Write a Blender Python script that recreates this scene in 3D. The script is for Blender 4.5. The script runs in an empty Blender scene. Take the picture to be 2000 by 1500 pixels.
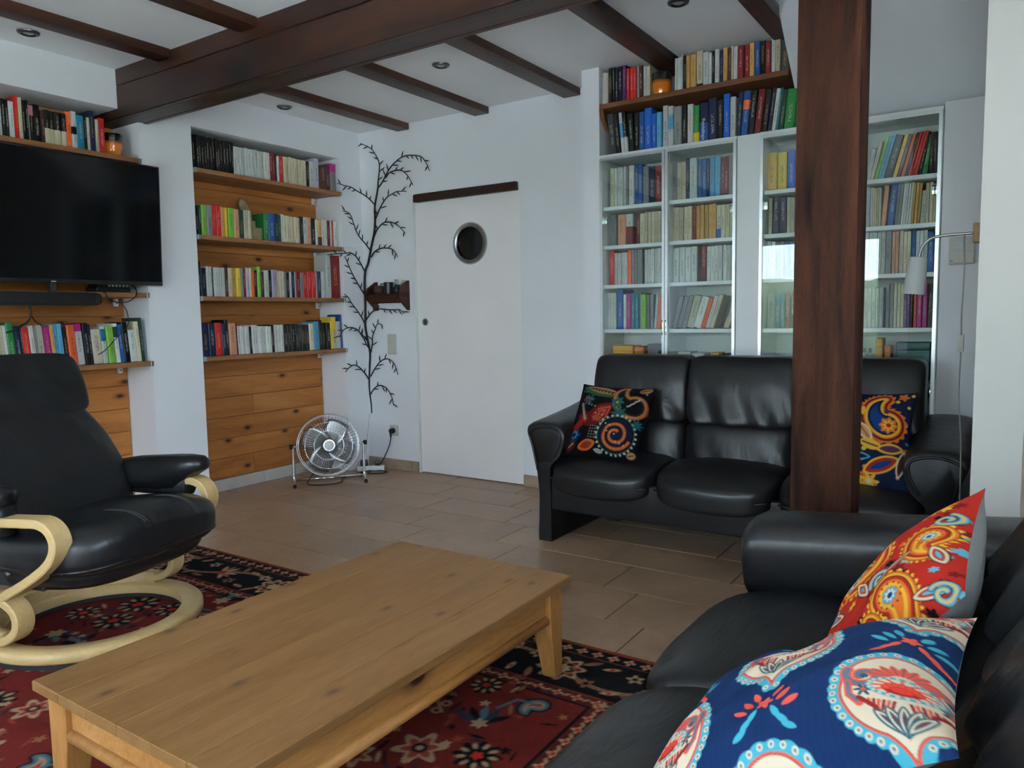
import bpy, bmesh, math, random
import numpy as np
from mathutils import Vector, Matrix
random.seed(7)
PI = math.pi
scene = bpy.context.scene
COL = scene.collection

# ------------------------------------------------------------------ camera, light, exposure
def make_camera():
    yaw, pit, rol = -0.58871881, 0.09017855, 0.01708097
    cy, sy, cp, sp = math.cos(yaw), math.sin(yaw), math.cos(pit), math.sin(pit)
    fwd = Vector((sy*cp, cy*cp, -sp)); right = Vector((cy, -sy, 0)); down = fwd.cross(right)
    c, s = math.cos(rol), math.sin(rol)
    r2 = c*right + s*down; d2 = -s*right + c*down
    cam = bpy.data.cameras.new('camera')
    cam.sensor_width = 36; cam.sensor_fit = 'HORIZONTAL'; cam.lens = 1468.65463/2000*36
    cam.clip_start = .02
    o = bpy.data.objects.new('camera', cam); COL.objects.link(o)
    m = Matrix((r2, -d2, -fwd)).transposed().to_4x4()
    m.translation = Vector((0, 0, 1.135))
    o.matrix_world = m
    scene.camera = o
make_camera()
vs = scene.view_settings
vs.view_transform = 'Standard'; vs.look = 'None'; vs.gamma = 1.0; vs.use_curve_mapping = False
vs.exposure = 0.95
scene.cycles.max_bounces = 8; scene.cycles.diffuse_bounces = 5; scene.cycles.transparent_max_bounces = 12
scene.cycles.sample_clamp_indirect = 6.0
scene.cycles.use_denoising = True

def make_world():
    w = bpy.data.worlds.new('overcast_sky'); scene.world = w; w.use_nodes = True
    nt = w.node_tree; nt.nodes.clear()
    out = nt.nodes.new('ShaderNodeOutputWorld'); bg = nt.nodes.new('ShaderNodeBackground')
    tc = nt.nodes.new('ShaderNodeTexCoord'); sep = nt.nodes.new('ShaderNodeSeparateXYZ')
    ramp = nt.nodes.new('ShaderNodeValToRGB')
    nt.links.new(tc.outputs['Generated'], sep.inputs[0]); nt.links.new(sep.outputs['Z'], ramp.inputs[0])
    e = ramp.color_ramp.elements
    e[0].position = 0.0; e[0].color = (.74, .88, 1, 1); e[1].position = .9; e[1].color = (.52, .74, 1, 1)
    nt.links.new(ramp.outputs[0], bg.inputs[0]); bg.inputs[1].default_value = SKY_STRENGTH
    nt.links.new(bg.outputs[0], out.inputs[0])
SKY_STRENGTH = 8.5
make_world()
def make_sun():      # high behind the house: lights the garden, does not reach into the room
    l = bpy.data.lights.new('sun', 'SUN'); l.energy = 72.0; l.angle = math.radians(8); l.color = (1, .97, .93)
    o = bpy.data.objects.new('sun', l); COL.objects.link(o)
    o.rotation_euler = Vector((.12, -.42, -.90)).to_track_quat('-Z', 'Y').to_euler(); o.location = (0, 8, 9)
make_sun()
# daylight enters through the glazed openings: portals tell the sampler where the openings are
WIN_REAR = [(-4.0, -3.35, .05, 2.0), (-2.8, -1.22, .05, 2.0), (-.62, 1.1, .05, 2.0)]   # x0, x1, z0, z1 in the rear wall; last opening added, unseen, for more light
REAR_Y = -1.6
WIN_RIGHT = (-1.2, 1.4, .5, 2.2)                                 # y0, y1, z0, z1 in the right wall
RIGHT_X = 1.7
def portal(loc, rot, sx, sy):
    l = bpy.data.lights.new('window_daylight', 'AREA'); l.shape = 'RECTANGLE'; l.size = sx; l.size_y = sy
    l.cycles.is_portal = True
    o = bpy.data.objects.new('window_daylight', l); COL.objects.link(o); o.location = loc; o.rotation_euler = rot
for x0, x1, z0, z1 in WIN_REAR:
    portal(((x0+x1)/2, REAR_Y-.1, (z0+z1)/2), (PI/2, 0, PI), x1-x0, z1-z0)
y0, y1, z0, z1 = WIN_RIGHT
portal((RIGHT_X+.1, (y0+y1)/2, (z0+z1)/2), (PI/2, 0, PI/2), y1-y0, z1-z0)

# ------------------------------------------------------------------ object helpers
def tag(o, label=None, cat=None, group=None, kind=None):
    if label: o['label'] = label
    if cat: o['category'] = cat
    if group: o['group'] = group
    if kind: o['kind'] = kind
    return o
def thing(name, label, cat, loc=(0, 0, 0), rz=0, group=None):
    o = bpy.data.objects.new(name, None); COL.objects.link(o); o.empty_display_size = .05
    o.location = loc; o.rotation_euler = (0, 0, rz)
    return tag(o, label, cat, group)
def link(name, me, mat=None, parent=None, loc=None):
    o = bpy.data.objects.new(name, me); COL.objects.link(o)
    if mat is not None and len(me.materials) == 0: me.materials.append(mat)
    if parent is not None: o.parent = parent
    if loc is not None: o.location = loc
    return o
def shade(me, ang=None):
    me.polygons.foreach_set('use_smooth', [True]*len(me.polygons))
    if ang is not None and len(me.edges):
        me.set_sharp_from_angle(angle=math.radians(ang))
def frombm(bm, smooth=False, ang=35):
    me = bpy.data.meshes.new('mesh'); bmesh.ops.recalc_face_normals(bm, faces=bm.faces[:]); bm.to_mesh(me); bm.free()
    if smooth: shade(me, ang)
    return me
def pyd(verts, faces, smooth=False, ang=None):
    me = bpy.data.meshes.new('mesh'); me.from_pydata([tuple(v) for v in verts], [], faces); me.update()
    if smooth: shade(me, ang)
    return me
def box_bm(bm, x0, x1, y0, y1, z0, z1, bev=0, seg=1):
    r = bmesh.ops.create_cube(bm, size=1)
    vs_ = r['verts']
    bmesh.ops.scale(bm, vec=(x1-x0, y1-y0, z1-z0), verts=vs_)
    bmesh.ops.translate(bm, vec=((x0+x1)/2, (y0+y1)/2, (z0+z1)/2), verts=vs_)
    if bev:
        es = list({e for v in vs_ for e in v.link_edges})
        bmesh.ops.bevel(bm, geom=es, offset=bev, segments=seg, affect='EDGES', profile=.6)
def box(x0, x1, y0, y1, z0, z1, bev=0, seg=1):
    bm = bmesh.new(); box_bm(bm, x0, x1, y0, y1, z0, z1, bev, seg)
    return frombm(bm, bev > 0 and seg > 1)
def boxes(lst, bev=0):
    bm = bmesh.new()
    for b in lst: box_bm(bm, *b, bev)
    return frombm(bm)
def loft(rings, caps=True, closed=False, smooth=True, ang=None):
    n = len(rings[0]); V = [tuple(p) for r in rings for p in r]; F = []
    m = len(rings)
    for i in range(m-1 if not closed else m):
        a = i*n; b = ((i+1) % m)*n
        for j in range(n):
            k = (j+1) % n
            F.append((a+j, a+k, b+k, b+j))
    if caps and not closed:
        F.append(tuple(range(n-1, -1, -1))); F.append(tuple(range((m-1)*n, m*n)))
    me = pyd(V, F)
    bm = bmesh.new(); bm.from_mesh(me); bmesh.ops.recalc_face_normals(bm, faces=bm.faces[:]); bm.to_mesh(me); bm.free()
    if smooth: shade(me, ang)
    return me
def sup(a, b, n=32, e=3.0, rot=0):
    """superellipse outline as (p, q) pairs"""
    out = []
    for i in range(n):
        t = 2*PI*i/n + rot
        c, s = math.cos(t), math.sin(t)
        out.append((a*math.copysign(abs(c)**(2/e), c), b*math.copysign(abs(s)**(2/e), s)))
    return out
def frames(path):
    P = [Vector(p) for p in path]; T = []
    for i in range(len(P)):
        a = P[max(i-1, 0)]; b = P[min(i+1, len(P)-1)]; T.append((b-a).normalized())
    up = Vector((0, 0, 1))
    if abs(T[0].dot(up)) > .9: up = Vector((1, 0, 0))
    N = (up - T[0]*up.dot(T[0])).normalized(); out = []
    for i, t in enumerate(T):
        N = (N - t*N.dot(t)).normalized(); out.append((P[i], t, N, t.cross(N)))
    return out
def tube(path, r, seg=8, closed=False, caps=True):
    fr = frames(path); rings = []
    for i, (p, t, n, b) in enumerate(fr):
        rr = r[i] if isinstance(r, (list, tuple)) else r
        rings.append([p + n*rr*math.cos(2*PI*k/seg) + b*rr*math.sin(2*PI*k/seg) for k in range(seg)])
    return loft(rings, caps=caps, closed=closed)
def smooth_path(pts, n=8, closed=False):
    P = [Vector(p) for p in pts]; m = len(P); out = []
    g = (lambda i: P[i % m]) if closed else (lambda i: P[min(max(i, 0), m-1)])
    for i in range(m if closed else m-1):
        p0, p1, p2, p3 = g(i-1), g(i), g(i+1), g(i+2)
        for k in range(n):
            t = k/n
            out.append(.5*((2*p1) + (p2-p0)*t + (2*p0-5*p1+4*p2-p3)*t*t + (3*p1-p0-3*p2+p3)*t**3))
    if not closed: out.append(P[-1])
    return out
def lathe(prof, seg=32, smooth=True, ang=40):
    """prof: list of (r, z); axis Z"""
    rings = []
    for r, z in prof:
        rings.append([(max(r, 1e-5)*math.cos(2*PI*k/seg), max(r, 1e-5)*math.sin(2*PI*k/seg), z) for k in range(seg)])
    return loft(rings, caps=True, smooth=smooth, ang=ang)
def xform(me, M):
    me.transform(M); me.update(); return me
def join(meshes):
    bm = bmesh.new()
    for m in meshes: bm.from_mesh(m)
    me = bpy.data.meshes.new('mesh'); bm.to_mesh(me); bm.free()
    for m in meshes: bpy.data.meshes.remove(m)
    return me
def prism(outline, axis, a, b, bev=0):
    """extrude a 2D outline along an axis: 'x' (y,z), 'y' (x,z), 'z' (x,y)"""
    def P(u, v, w):
        return {'x': (w, u, v), 'y': (u, w, v), 'z': (u, v, w)}[axis]
    n = len(outline); V = [P(u, v, a) for u, v in outline] + [P(u, v, b) for u, v in outline]
    F = [tuple(range(n)), tuple(range(2*n-1, n-1, -1))] + [(i, (i+1) % n, n+(i+1) % n, n+i) for i in range(n)]
    me = pyd(V, F); bm = bmesh.new(); bm.from_mesh(me)
    bmesh.ops.recalc_face_normals(bm, faces=bm.faces[:])
    if bev: bmesh.ops.bevel(bm, geom=bm.edges[:], offset=bev, segments=2, affect='EDGES', profile=.6)
    bm.to_mesh(me); bm.free()
    return me

# ------------------------------------------------------------------ materials
def srgb(r, g, b):
    f = lambda c: (c/255/12.92) if c/255 <= .04045 else ((c/255+.055)/1.055)**2.4
    return (f(r), f(g), f(b), 1)
class NT:
    def __init__(s, name):
        s.m = bpy.data.materials.new(name); s.m.use_nodes = True; s.nt = s.m.node_tree
        s.bsdf = s.nt.nodes['Principled BSDF']; s.out = s.nt.nodes['Material Output']
    def n(s, t, **kw):
        nd = s.nt.nodes.new('ShaderNode'+t)
        for k, v in kw.items(): setattr(nd, k, v)
        return nd
    def l(s, a, b): s.nt.links.new(a, b)
    def coord(s, scale=(1, 1, 1), rnd=True, space='Object'):
        tc = s.n('TexCoord'); mp = s.n('Mapping'); mp.inputs['Scale'].default_value = scale
        s.l(tc.outputs[space], mp.inputs[0])
        if rnd:
            oi = s.n('ObjectInfo'); mu = s.n('Math', operation='MULTIPLY'); mu.inputs[1].default_value = 37.0
            s.l(oi.outputs['Random'], mu.inputs[0]); s.l(mu.outputs[0], mp.inputs['Location'])
        return mp.outputs[0]
    def noise(s, co, scale, detail=4, rough=.55, dist=0):
        nd = s.n('TexNoise'); nd.inputs['Scale'].default_value = scale; nd.inputs['Detail'].default_value = detail
        nd.inputs['Roughness'].default_value = rough; nd.inputs['Distortion'].default_value = dist
        s.l(co, nd.inputs['Vector']); return nd.outputs['Fac']
    def ramp(s, fac, stops):
        r = s.n('ValToRGB'); el = r.color_ramp.elements
        while len(el) < len(stops): el.new(.5)
        for e, (p, c) in zip(el, stops): e.position = p; e.color = c if len(c) == 4 else (*c, 1)
        s.l(fac, r.inputs[0]); return r.outputs[0]
    def mix(s, f, a, b, mode='MIX'):
        nd = s.n('Mix', data_type='RGBA', blend_type=mode)
        for sock, v in ((nd.inputs['Factor'], f), (nd.inputs['A'], a), (nd.inputs['B'], b)):
            if hasattr(v, 'node'): s.l(v, sock)
            else: sock.default_value = v
        return nd.outputs['Result']
    def math(s, op, a, b=None, c=None):
        nd = s.n('Math', operation=op)
        for i, v in enumerate((a, b, c)):
            if v is None: continue
            if hasattr(v, 'node'): s.l(v, nd.inputs[i])
            else: nd.inputs[i].default_value = v
        return nd.outputs[0]
    def bump(s, h, strength=.2, dist=.01, nrm=None):
        b = s.n('Bump'); b.inputs['Strength'].default_value = strength; b.inputs['Distance'].default_value = dist
        s.l(h, b.inputs['Height'])
        if nrm is not None: s.l(nrm, b.inputs['Normal'])
        return b.outputs[0]
    def set(s, base=None, rough=None, metal=None, nrm=None, spec=None, coat=None):
        for k, v in (('Base Color', base), ('Roughness', rough), ('Metallic', metal), ('Normal', nrm), ('Specular IOR Level', spec), ('Coat Weight', coat)):
            if v is None: continue
            if hasattr(v, 'node'): s.l(v, s.bsdf.inputs[k])
            else: s.bsdf.inputs[k].default_value = v
        return s.m
MAT = {}
def plain(name, col, rough=.5, metal=0, var=.06, scale=30, bump=0):
    k = NT(name); co = k.coord()
    f = k.noise(co, scale, 3)
    lo = tuple(c*(1-var) for c in col[:3])+(1,); hi = tuple(min(1, c*(1+var)) for c in col[:3])+(1,)
    nr = k.bump(f, bump, .004) if bump else None
    return k.set(k.ramp(f, [(.3, lo), (.7, hi)]), rough, metal, nr)
def wood(name, dark, mid, light, grain='x', rough=.45, knots=.0, gscale=1.0, knotcol=None, bump=.15, rings=6.0, ksize=1.0, contrast=.55, spec=.32, kplane='yz'):
    k = NT(name)
    sc = {'x': (1.0, 9, 9), 'y': (9, 1.0, 9), 'z': (9, 9, 1.0)}[grain]
    co = k.coord(tuple(v*gscale for v in sc))
    big = k.noise(co, 1.1, 3, .5, .8)
    fine = k.noise(co, rings, 6, .65, 1.5)
    col = k.ramp(big, [(.28, dark), (.5, mid), (.75, light)])
    g = k.ramp(fine, [(.35, (.55, .5, .45)), (.6, (1, 1, 1))])
    col = k.mix(contrast, col, g, 'MULTIPLY')
    if knots:
        n = knots; ks = {'x': (n*.5, n, n), 'y': (n, n*.5, n), 'z': (n, n, n*.5)}[grain]
        v = k.n('TexVoronoi', voronoi_dimensions='2D'); v.inputs['Scale'].default_value = 1.0
        sp = k.n('SeparateXYZ'); cb = k.n('CombineXYZ'); k.l(k.coord(ks), sp.inputs[0])
        for q, ch in enumerate(kplane): k.l(sp.outputs['xyz'.index(ch)], cb.inputs[q])
        k.l(cb.outputs[0], v.inputs['Vector'])
        kf = k.ramp(v.outputs['Distance'], [(.06*ksize, (1, 1, 1)), (.10*ksize, (.45,)*3), (.22*ksize, (0, 0, 0))])
        sc_ = k.n('SeparateColor'); k.l(v.outputs['Color'], sc_.inputs[0])
        kf = k.math('MULTIPLY', kf, k.math('GREATER_THAN', sc_.outputs[0], .45))
        col = k.mix(kf, col, knotcol or (dark[0]*.3, dark[1]*.25, dark[2]*.25, 1))
    return k.set(col, rough, 0, k.bump(fine, bump, .003), spec)
def leather(name, col=(.0085, .0085, .0095), rough=.33, wr=1.0, axis=(3, 3, 9)):
    k = NT(name); co = k.coord(rnd=False); cw = k.coord(axis, rnd=False)
    w = k.noise(cw, 1.5, 3, .55, 2.2); g = k.noise(co, 220, 2, .5)
    big = k.noise(co, 5, 4, .6)
    n1 = k.bump(w, .05*wr, .05); n2 = k.bump(g, .05, .002, n1)
    base = k.ramp(big, [(.35, (col[0]*.8, col[1]*.8, col[2]*.8)), (.7, (col[0]*1.25, col[1]*1.25, col[2]*1.3))])
    r = k.ramp(big, [(.3, (rough,)*3), (.75, (rough+.09,)*3)])
    return k.set(base, r, 0, n2, .5)
def glassy(name, tint=(.93, .97, .95, 1), ior=1.5, rough=0.0):
    k = NT(name); k.nt.nodes.remove(k.bsdf)
    tr = k.n('BsdfTransparent'); tr.inputs[0].default_value = tint
    gl = k.n('BsdfGlossy'); gl.inputs['Roughness'].default_value = rough; gl.inputs[0].default_value = (1, 1, 1, 1)
    fr = k.n('Fresnel'); fr.inputs[0].default_value = ior
    mx = k.n('MixShader'); k.l(fr.outputs[0], mx.inputs[0]); k.l(tr.outputs[0], mx.inputs[1]); k.l(gl.outputs[0], mx.inputs[2])
    k.l(mx.outputs[0], k.out.inputs[0]); return k.m
def plaster(name, col, bump=.12):
    k = NT(name); co = k.coord(rnd=False); f = k.noise(co, 60, 5, .6); b = k.noise(co, 2.2, 3)
    c = k.ramp(b, [(.3, tuple(v*.965 for v in col)), (.7, col)])
    return k.set(c, .85, 0, k.bump(f, bump, .004), .3)
def painted(name, rough=.85, bumpscale=900, bump=.25, sheen=0):
    """colour comes from the mesh's own colour attribute 'print' (woven or printed fabric)"""
    k = NT(name); a = k.n('Attribute'); a.attribute_name = 'print'
    co = k.coord(rnd=False); f = k.noise(co, bumpscale, 2)
    k.set(a.outputs['Color'], rough, 0, k.bump(f, bump, .002), .15)
    if sheen: k.bsdf.inputs['Sheen Weight'].default_value = sheen
    return k.m
def bookmat(per_object=True):
    k = NT('book_cover' if per_object else 'book_cover_row')
    def A(name, obj=True):
        a = k.n('Attribute'); a.attribute_type = 'OBJECT' if obj else 'GEOMETRY'; a.attribute_name = name; return a
    if per_object:
        oi = k.n('ObjectInfo'); base = oi.outputs['Color']; rnd = oi.outputs['Random']
        tc = k.n('TexCoord'); sep = k.n('SeparateXYZ'); k.l(tc.outputs['Object'], sep.inputs[0])
        ink = A('ink').outputs['Color']; band = A('band').outputs['Color']
        br = k.n('SeparateXYZ'); k.l(A('band_range').outputs['Vector'], br.inputs[0]); lo, hi = br.outputs[0], br.outputs[1]
    else:
        base = A('cover_colour', False).outputs['Color']; ink = A('ink_colour', False).outputs['Color']
        sep = k.n('SeparateXYZ'); k.l(A('spine_pos', False).outputs['Vector'], sep.inputs[0])
        rnd = A('spine_rnd', False).outputs['Fac']
    u, v = sep.outputs[0], sep.outputs[2]
    col = base
    if per_object:
        inb = k.math('MULTIPLY', k.math('GREATER_THAN', v, lo), k.math('LESS_THAN', v, hi))
        col = k.mix(inb, base, band)
    # lettering: rows of small marks running up the spine
    cx = k.n('CombineXYZ'); k.l(k.math('FLOOR', k.math('MULTIPLY', u, 7.0)), cx.inputs[0])
    k.l(k.math('FLOOR', k.math('MULTIPLY', v, 58.0)), cx.inputs[1]); k.l(rnd, cx.inputs[2])
    wn = k.n('TexWhiteNoise'); k.l(cx.outputs[0], wn.inputs[0])
    mark = k.math('GREATER_THAN', wn.outputs['Value'], .42)
    inx = k.math('LESS_THAN', k.math('ABSOLUTE', k.math('SUBTRACT', u, .5)), .16)
    top = k.math('ADD', .6, k.math('MULTIPLY', rnd, .32)); bot = k.math('ADD', .16, k.math('MULTIPLY', rnd, .25))
    inz = k.math('MULTIPLY', k.math('LESS_THAN', v, top), k.math('GREATER_THAN', v, bot))
    f = k.math('MULTIPLY', k.math('MULTIPLY', mark, inx), k.math('MULTIPLY', inz, .45))
    col = k.mix(f, col, ink)
    return k.set(col, .42, 0, None, .4)
W_ = srgb
MAT.update(
    wall=plaster('white_wall_paint', (.84, .85, .87)), ceiling=plaster('ceiling_paint', (.90, .915, .90)), cream=plaster('cream_wall_paint', (.41, .40, .365)),
    beige=plaster('beige_wall_paint', (.62, .56, .46)),
    door=plain('door_lacquer', (.90, .865, .845), .35, 0, .015, 4), white=plain('white_lacquer', (.80, .82, .81), .35, 0, .015, 5),
    alu=plain('brushed_aluminium', (.72, .75, .76), .32, .9, .05, 60), chrome=plain('chrome', (.78, .79, .80), .09, 1, .02, 20),
    steel=plain('brushed_steel', (.42, .43, .43), .30, 1, .06, 60), darksteel=plain('dark_steel', (.10, .10, .10), .35, .8, .06, 60),
    black=plain('black_plastic', (.012, .012, .013), .35, 0, .1, 20), blackmatte=plain('black_matte', (.014, .014, .015), .75, 0, .1, 20),
    rubber=plain('black_rubber', (.01, .01, .01), .7), screen=plain('tv_screen', (.004, .004, .0045), .10, 0, .02, 4),
    beam=wood('dark_stained_beam', (.016, .0062, .0038, 1), (.029, .0108, .0062, 1), (.050, .0185, .0098, 1), 'x', .40, 2.2, .9, bump=.3, kplane='xz'),
    joist=wood('dark_stained_joist', (.028, .010, .0055, 1), (.050, .018, .0090, 1), (.085, .031, .0140, 1), 'y', .42, 3, .9, bump=.3, kplane='xy'),
    post=wood('brown_stained_post', (.008, .0034, .0026, 1), (.042, .0145, .0085, 1), (.085, .030, .0165, 1), 'z', .58, 4.2, 1.8, (.010, .005, .004, 1), .5, 14, 1.3, .85, .10, 'xz'),
    plank=wood('pine_wall_plank', (.34, .118, .026, 1), (.46, .175, .042, 1), (.57, .235, .062, 1), 'y', .5, 5.0, .8, (.06, .019, .009, 1), ksize=.62, contrast=.42),
    shelf=wood('pine_shelf_board', (.24, .10, .04, 1), (.30, .135, .055, 1), (.37, .17, .072, 1), 'y', .45, .0, 1.0),
    shelfx=wood('dark_pine_board', (.11, .042, .016, 1), (.15, .060, .024, 1), (.19, .080, .032, 1), 'x', .45, .0, 1.0),
    tabletop=wood('worn_pine_tabletop', (.205, .098, .032, 1), (.24, .118, .040, 1), (.275, .142, .052, 1), 'y', .46, 7.0, .9, (.11, .052, .025, 1), .06, contrast=.38, ksize=.62, spec=.25, kplane='xy'),
    pine=wood('pine_frame', (.36, .15, .04, 1), (.46, .21, .062, 1), (.55, .27, .09, 1), 'y', .4, 6.0, 1.0, (.05, .014, .006, 1)),
    pinez=wood('pine_leg', (.36, .15, .04, 1), (.46, .21, .062, 1), (.55, .27, .09, 1), 'z', .4, 5.0, 1.0, (.05, .014, .006, 1)),
    birch=wood('birch_bentwood', (.54, .36, .15, 1), (.60, .41, .185, 1), (.66, .47, .23, 1), 'x', .35, 0, .8, bump=.04, contrast=.25),
    leather=leather('black_leather'), leather2=leather('black_leather_creased', rough=.32, wr=1.5, axis=(2.2, 7, 2.2)),
    leatherx=leather('black_leather_gathered', rough=.32, wr=1.5, axis=(7, 2.2, 2.2)),
    greycloth=plain('grey_linen', (.44, .46, .45), .9, 0, .1, 400, .3),
    glass=glassy('clear_glass', (.96, .985, .975, 1), 1.46), winglass=glassy('window_glass', (1, 1, 1, 1), 1.45),
    pages=plain('book_pages', (.60, .56, .45), .9, 0, .12, 200), branch=plain('black_twig', (.008, .008, .009), .7),
    plate=plain('ivory_plastic', (.56, .545, .47), .4, 0, .02, 10), mahog=wood('mahogany', (.035, .010, .006, 1), (.055, .016, .009, 1), (.075, .022, .012, 1), 'x', .35, 0, 1.5),
    terracotta=plain('brown_clay', (.05, .022, .014), .6, 0, .15, 30), whiteplastic=plain('white_plastic', (.70, .71, .70), .35, 0, .02, 10),
    skirt=plain('skirting_tile', (.36, .26, .185), .5, 0, .12, 14), skirtw=plain('pale_skirting', (.56, .53, .48), .5, 0, .06, 10),
    stone=plain('carved_stone', (.26, .19, .10), .8, 0, .2, 40, .3), lawn=plain('lawn', (.06, .09, .04), .95, 0, .4, 12), hedge=plain('hedge_leaves', (.030, .050, .030), .9, 0, .7, 25, .8),
    greythread=plain('grey_thread', (.06, .06, .062), .7),
    cable=plain('black_cable', (.008, .008, .008), .5), greycable=plain('grey_cable', (.32, .34, .30), .5), lightwood=plain('oak_block', (.34, .19, .075), .5, 0, .2, 40),
    terrace=plain('terrace_slabs', (.50, .52, .53), .9, 0, .1, 3),
    lcd=plain('lcd_glass', (.16, .22, .20), .2, 0, .05, 10), bulb=plain('frosted_bulb', (.35, .36, .36), .25, 0, .02, 5),
    book=bookmat(True), bookrow=bookmat(False), fabric=painted('printed_cotton'), rug=painted('woven_pile', 1.0, 420, .9),
)
def tilemat():
    k = NT('floor_tile'); co = k.coord((1, 1, 1)); a = k.noise(co, 3.2, 5, .6, .6); b = k.noise(co, 28, 4, .6)
    c = k.ramp(a, [(.3, (.315, .198, .120)), (.5, (.39, .252, .158)), (.72, (.455, .302, .196))])
    c = k.mix(.25, c, k.ramp(b, [(.3, (.6, .6, .6)), (.7, (1.1, 1.1, 1.1))]), 'MULTIPLY')
    oi = k.n('ObjectInfo'); c = k.mix(.5, c, k.ramp(oi.outputs['Random'], [(0, (.82, .82, .82)), (1, (1.1, 1.08, 1.06))]), 'MULTIPLY')
    r = k.ramp(a, [(.3, (.30,)*3), (.7, (.42,)*3)])
    return k.set(c, r, 0, k.bump(b, .06, .003), .5)
MAT['tile'] = tilemat()
MAT['grout'] = plain('floor_grout', (.028, .022, .017), .9, 0, .1, 40)
def orangemat():
    """glass thrown in two colours: orange body fading to black at the rim"""
    k = NT('orange_black_glass'); tc = k.n('TexCoord'); sep = k.n('SeparateXYZ'); k.l(tc.outputs['Generated'], sep.inputs[0])
    return k.set(k.ramp(sep.outputs[2], [(.52, (.62, .17, .012)), (.70, (.012, .010, .009))]), .12, 0, None, .6, .5)
MAT['orange'] = orangemat()
# ------------------------------------------------------------------ the setting
XF, XN, YB, ZC = -4.11, -4.37, 4.16, 2.505      # left wall face, niche back, back wall face, ceiling
def struct(name, me, mat, parent=None):
    o = link(name, me, mat, parent)
    if parent is None: o['kind'] = 'structure'
    return o
def build_floor():
    fl = struct('floor', boxes([(-4.5, 1.75, REAR_Y-.1, 4.3, -.12, -.004)]), MAT['grout'])
    cache = {}
    X0, X1, Y0, Y1 = -4.40, .06, .15, 4.19
    k = -9
    while 2.752 + .3*k < Y1:
        ya, yb = 2.752+.3*k, 2.752+.3*(k+1)
        off = -.195 - .158*k
        i = math.floor((X0-off)/.6)
        while off+.6*i < X1:
            xa, xb = off+.6*i, off+.6*(i+1)
            a, b, c, d = max(xa, X0), min(xb, X1), max(ya, Y0), min(yb, Y1)
            if b-a > .03 and d-c > .03:
                key = (round(b-a, 3), round(d-c, 3))
                if key not in cache:
                    hx, hy = (b-a)/2-.0028, (d-c)/2-.0028
                    cache[key] = box(-hx, hx, -hy, hy, -.01, 0, .0012)
                    cache[key].materials.append(MAT['tile'])
                link('tile', cache[key], None, fl, ((a+b)/2, (c+d)/2, 0))
            i += 1
        k += 1
    lo = struct('floor_rear', boxes([(-4.4, 1.7, REAR_Y, .148, -.004, 0), (.062, 1.7, .148, 4.19, -.004, 0)]), MAT['tile'])
build_floor()

def build_left_wall():
    w = struct('wall_left', boxes([
        (-4.55, XN-.03, REAR_Y-.2, 4.3, 0, 2.8),                       # back of the niches
        (XN-.03, XF, 2.442, 2.768, 0, ZC), (XN-.03, XF, 3.953, 4.3, 0, ZC),
        (XN-.03, XF, 2.768, 3.953, 2.291, ZC), (XN-.03, XF, 2.32, 2.442, 2.296, ZC),
        (XN-.03, XF, .9, 2.32, 2.296, ZC), (XN-.03, XF, REAR_Y, .9, 0, ZC)]), MAT['wall'])
    for (ya, yb, zb) in ((2.772, 3.949, .082), (.904, 2.438, .082)):
        z = zb; i = 0
        while z < 2.288:
            h = (.137, .131, .142, .135)[i % 4]; z1 = min(z+h, 2.288)
            if z1-z > .02:
                cut = [ya, yb] if i % 3 else [ya, ya+(yb-ya)*(.35+.3*random.random()), yb]
                for c0, c1 in zip(cut[:-1], cut[1:]):
                    m = box(-.015, .015, -(c1-c0)/2+.0006, (c1-c0)/2-.0006, -(z1-z)/2+.0009, (z1-z)/2-.0009, .002)
                    o = link('plank', m, MAT['plank'], w, (XN-.0155 + random.uniform(-.001, .001), (c0+c1)/2, (z+z1)/2))
            z = z1; i += 1
    b = struct('baseboard_left', boxes([(XN-.03, XN, 2.77, 3.95, 0, .08)]), MAT['skirtw'])
    for i, (a, c) in enumerate(((2.77, 3.37), (3.372, 3.95))):
        link('skirting_tile', box(XN, XN+.008, a, c, 0.001, .08, .0015), MAT['skirtw'], b)
    link('skirting_tile', box(XN-.02, XN+.008, .91, 2.436, 0.001, .08, .0015), MAT['skirtw'], b)
build_left_wall()

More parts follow.
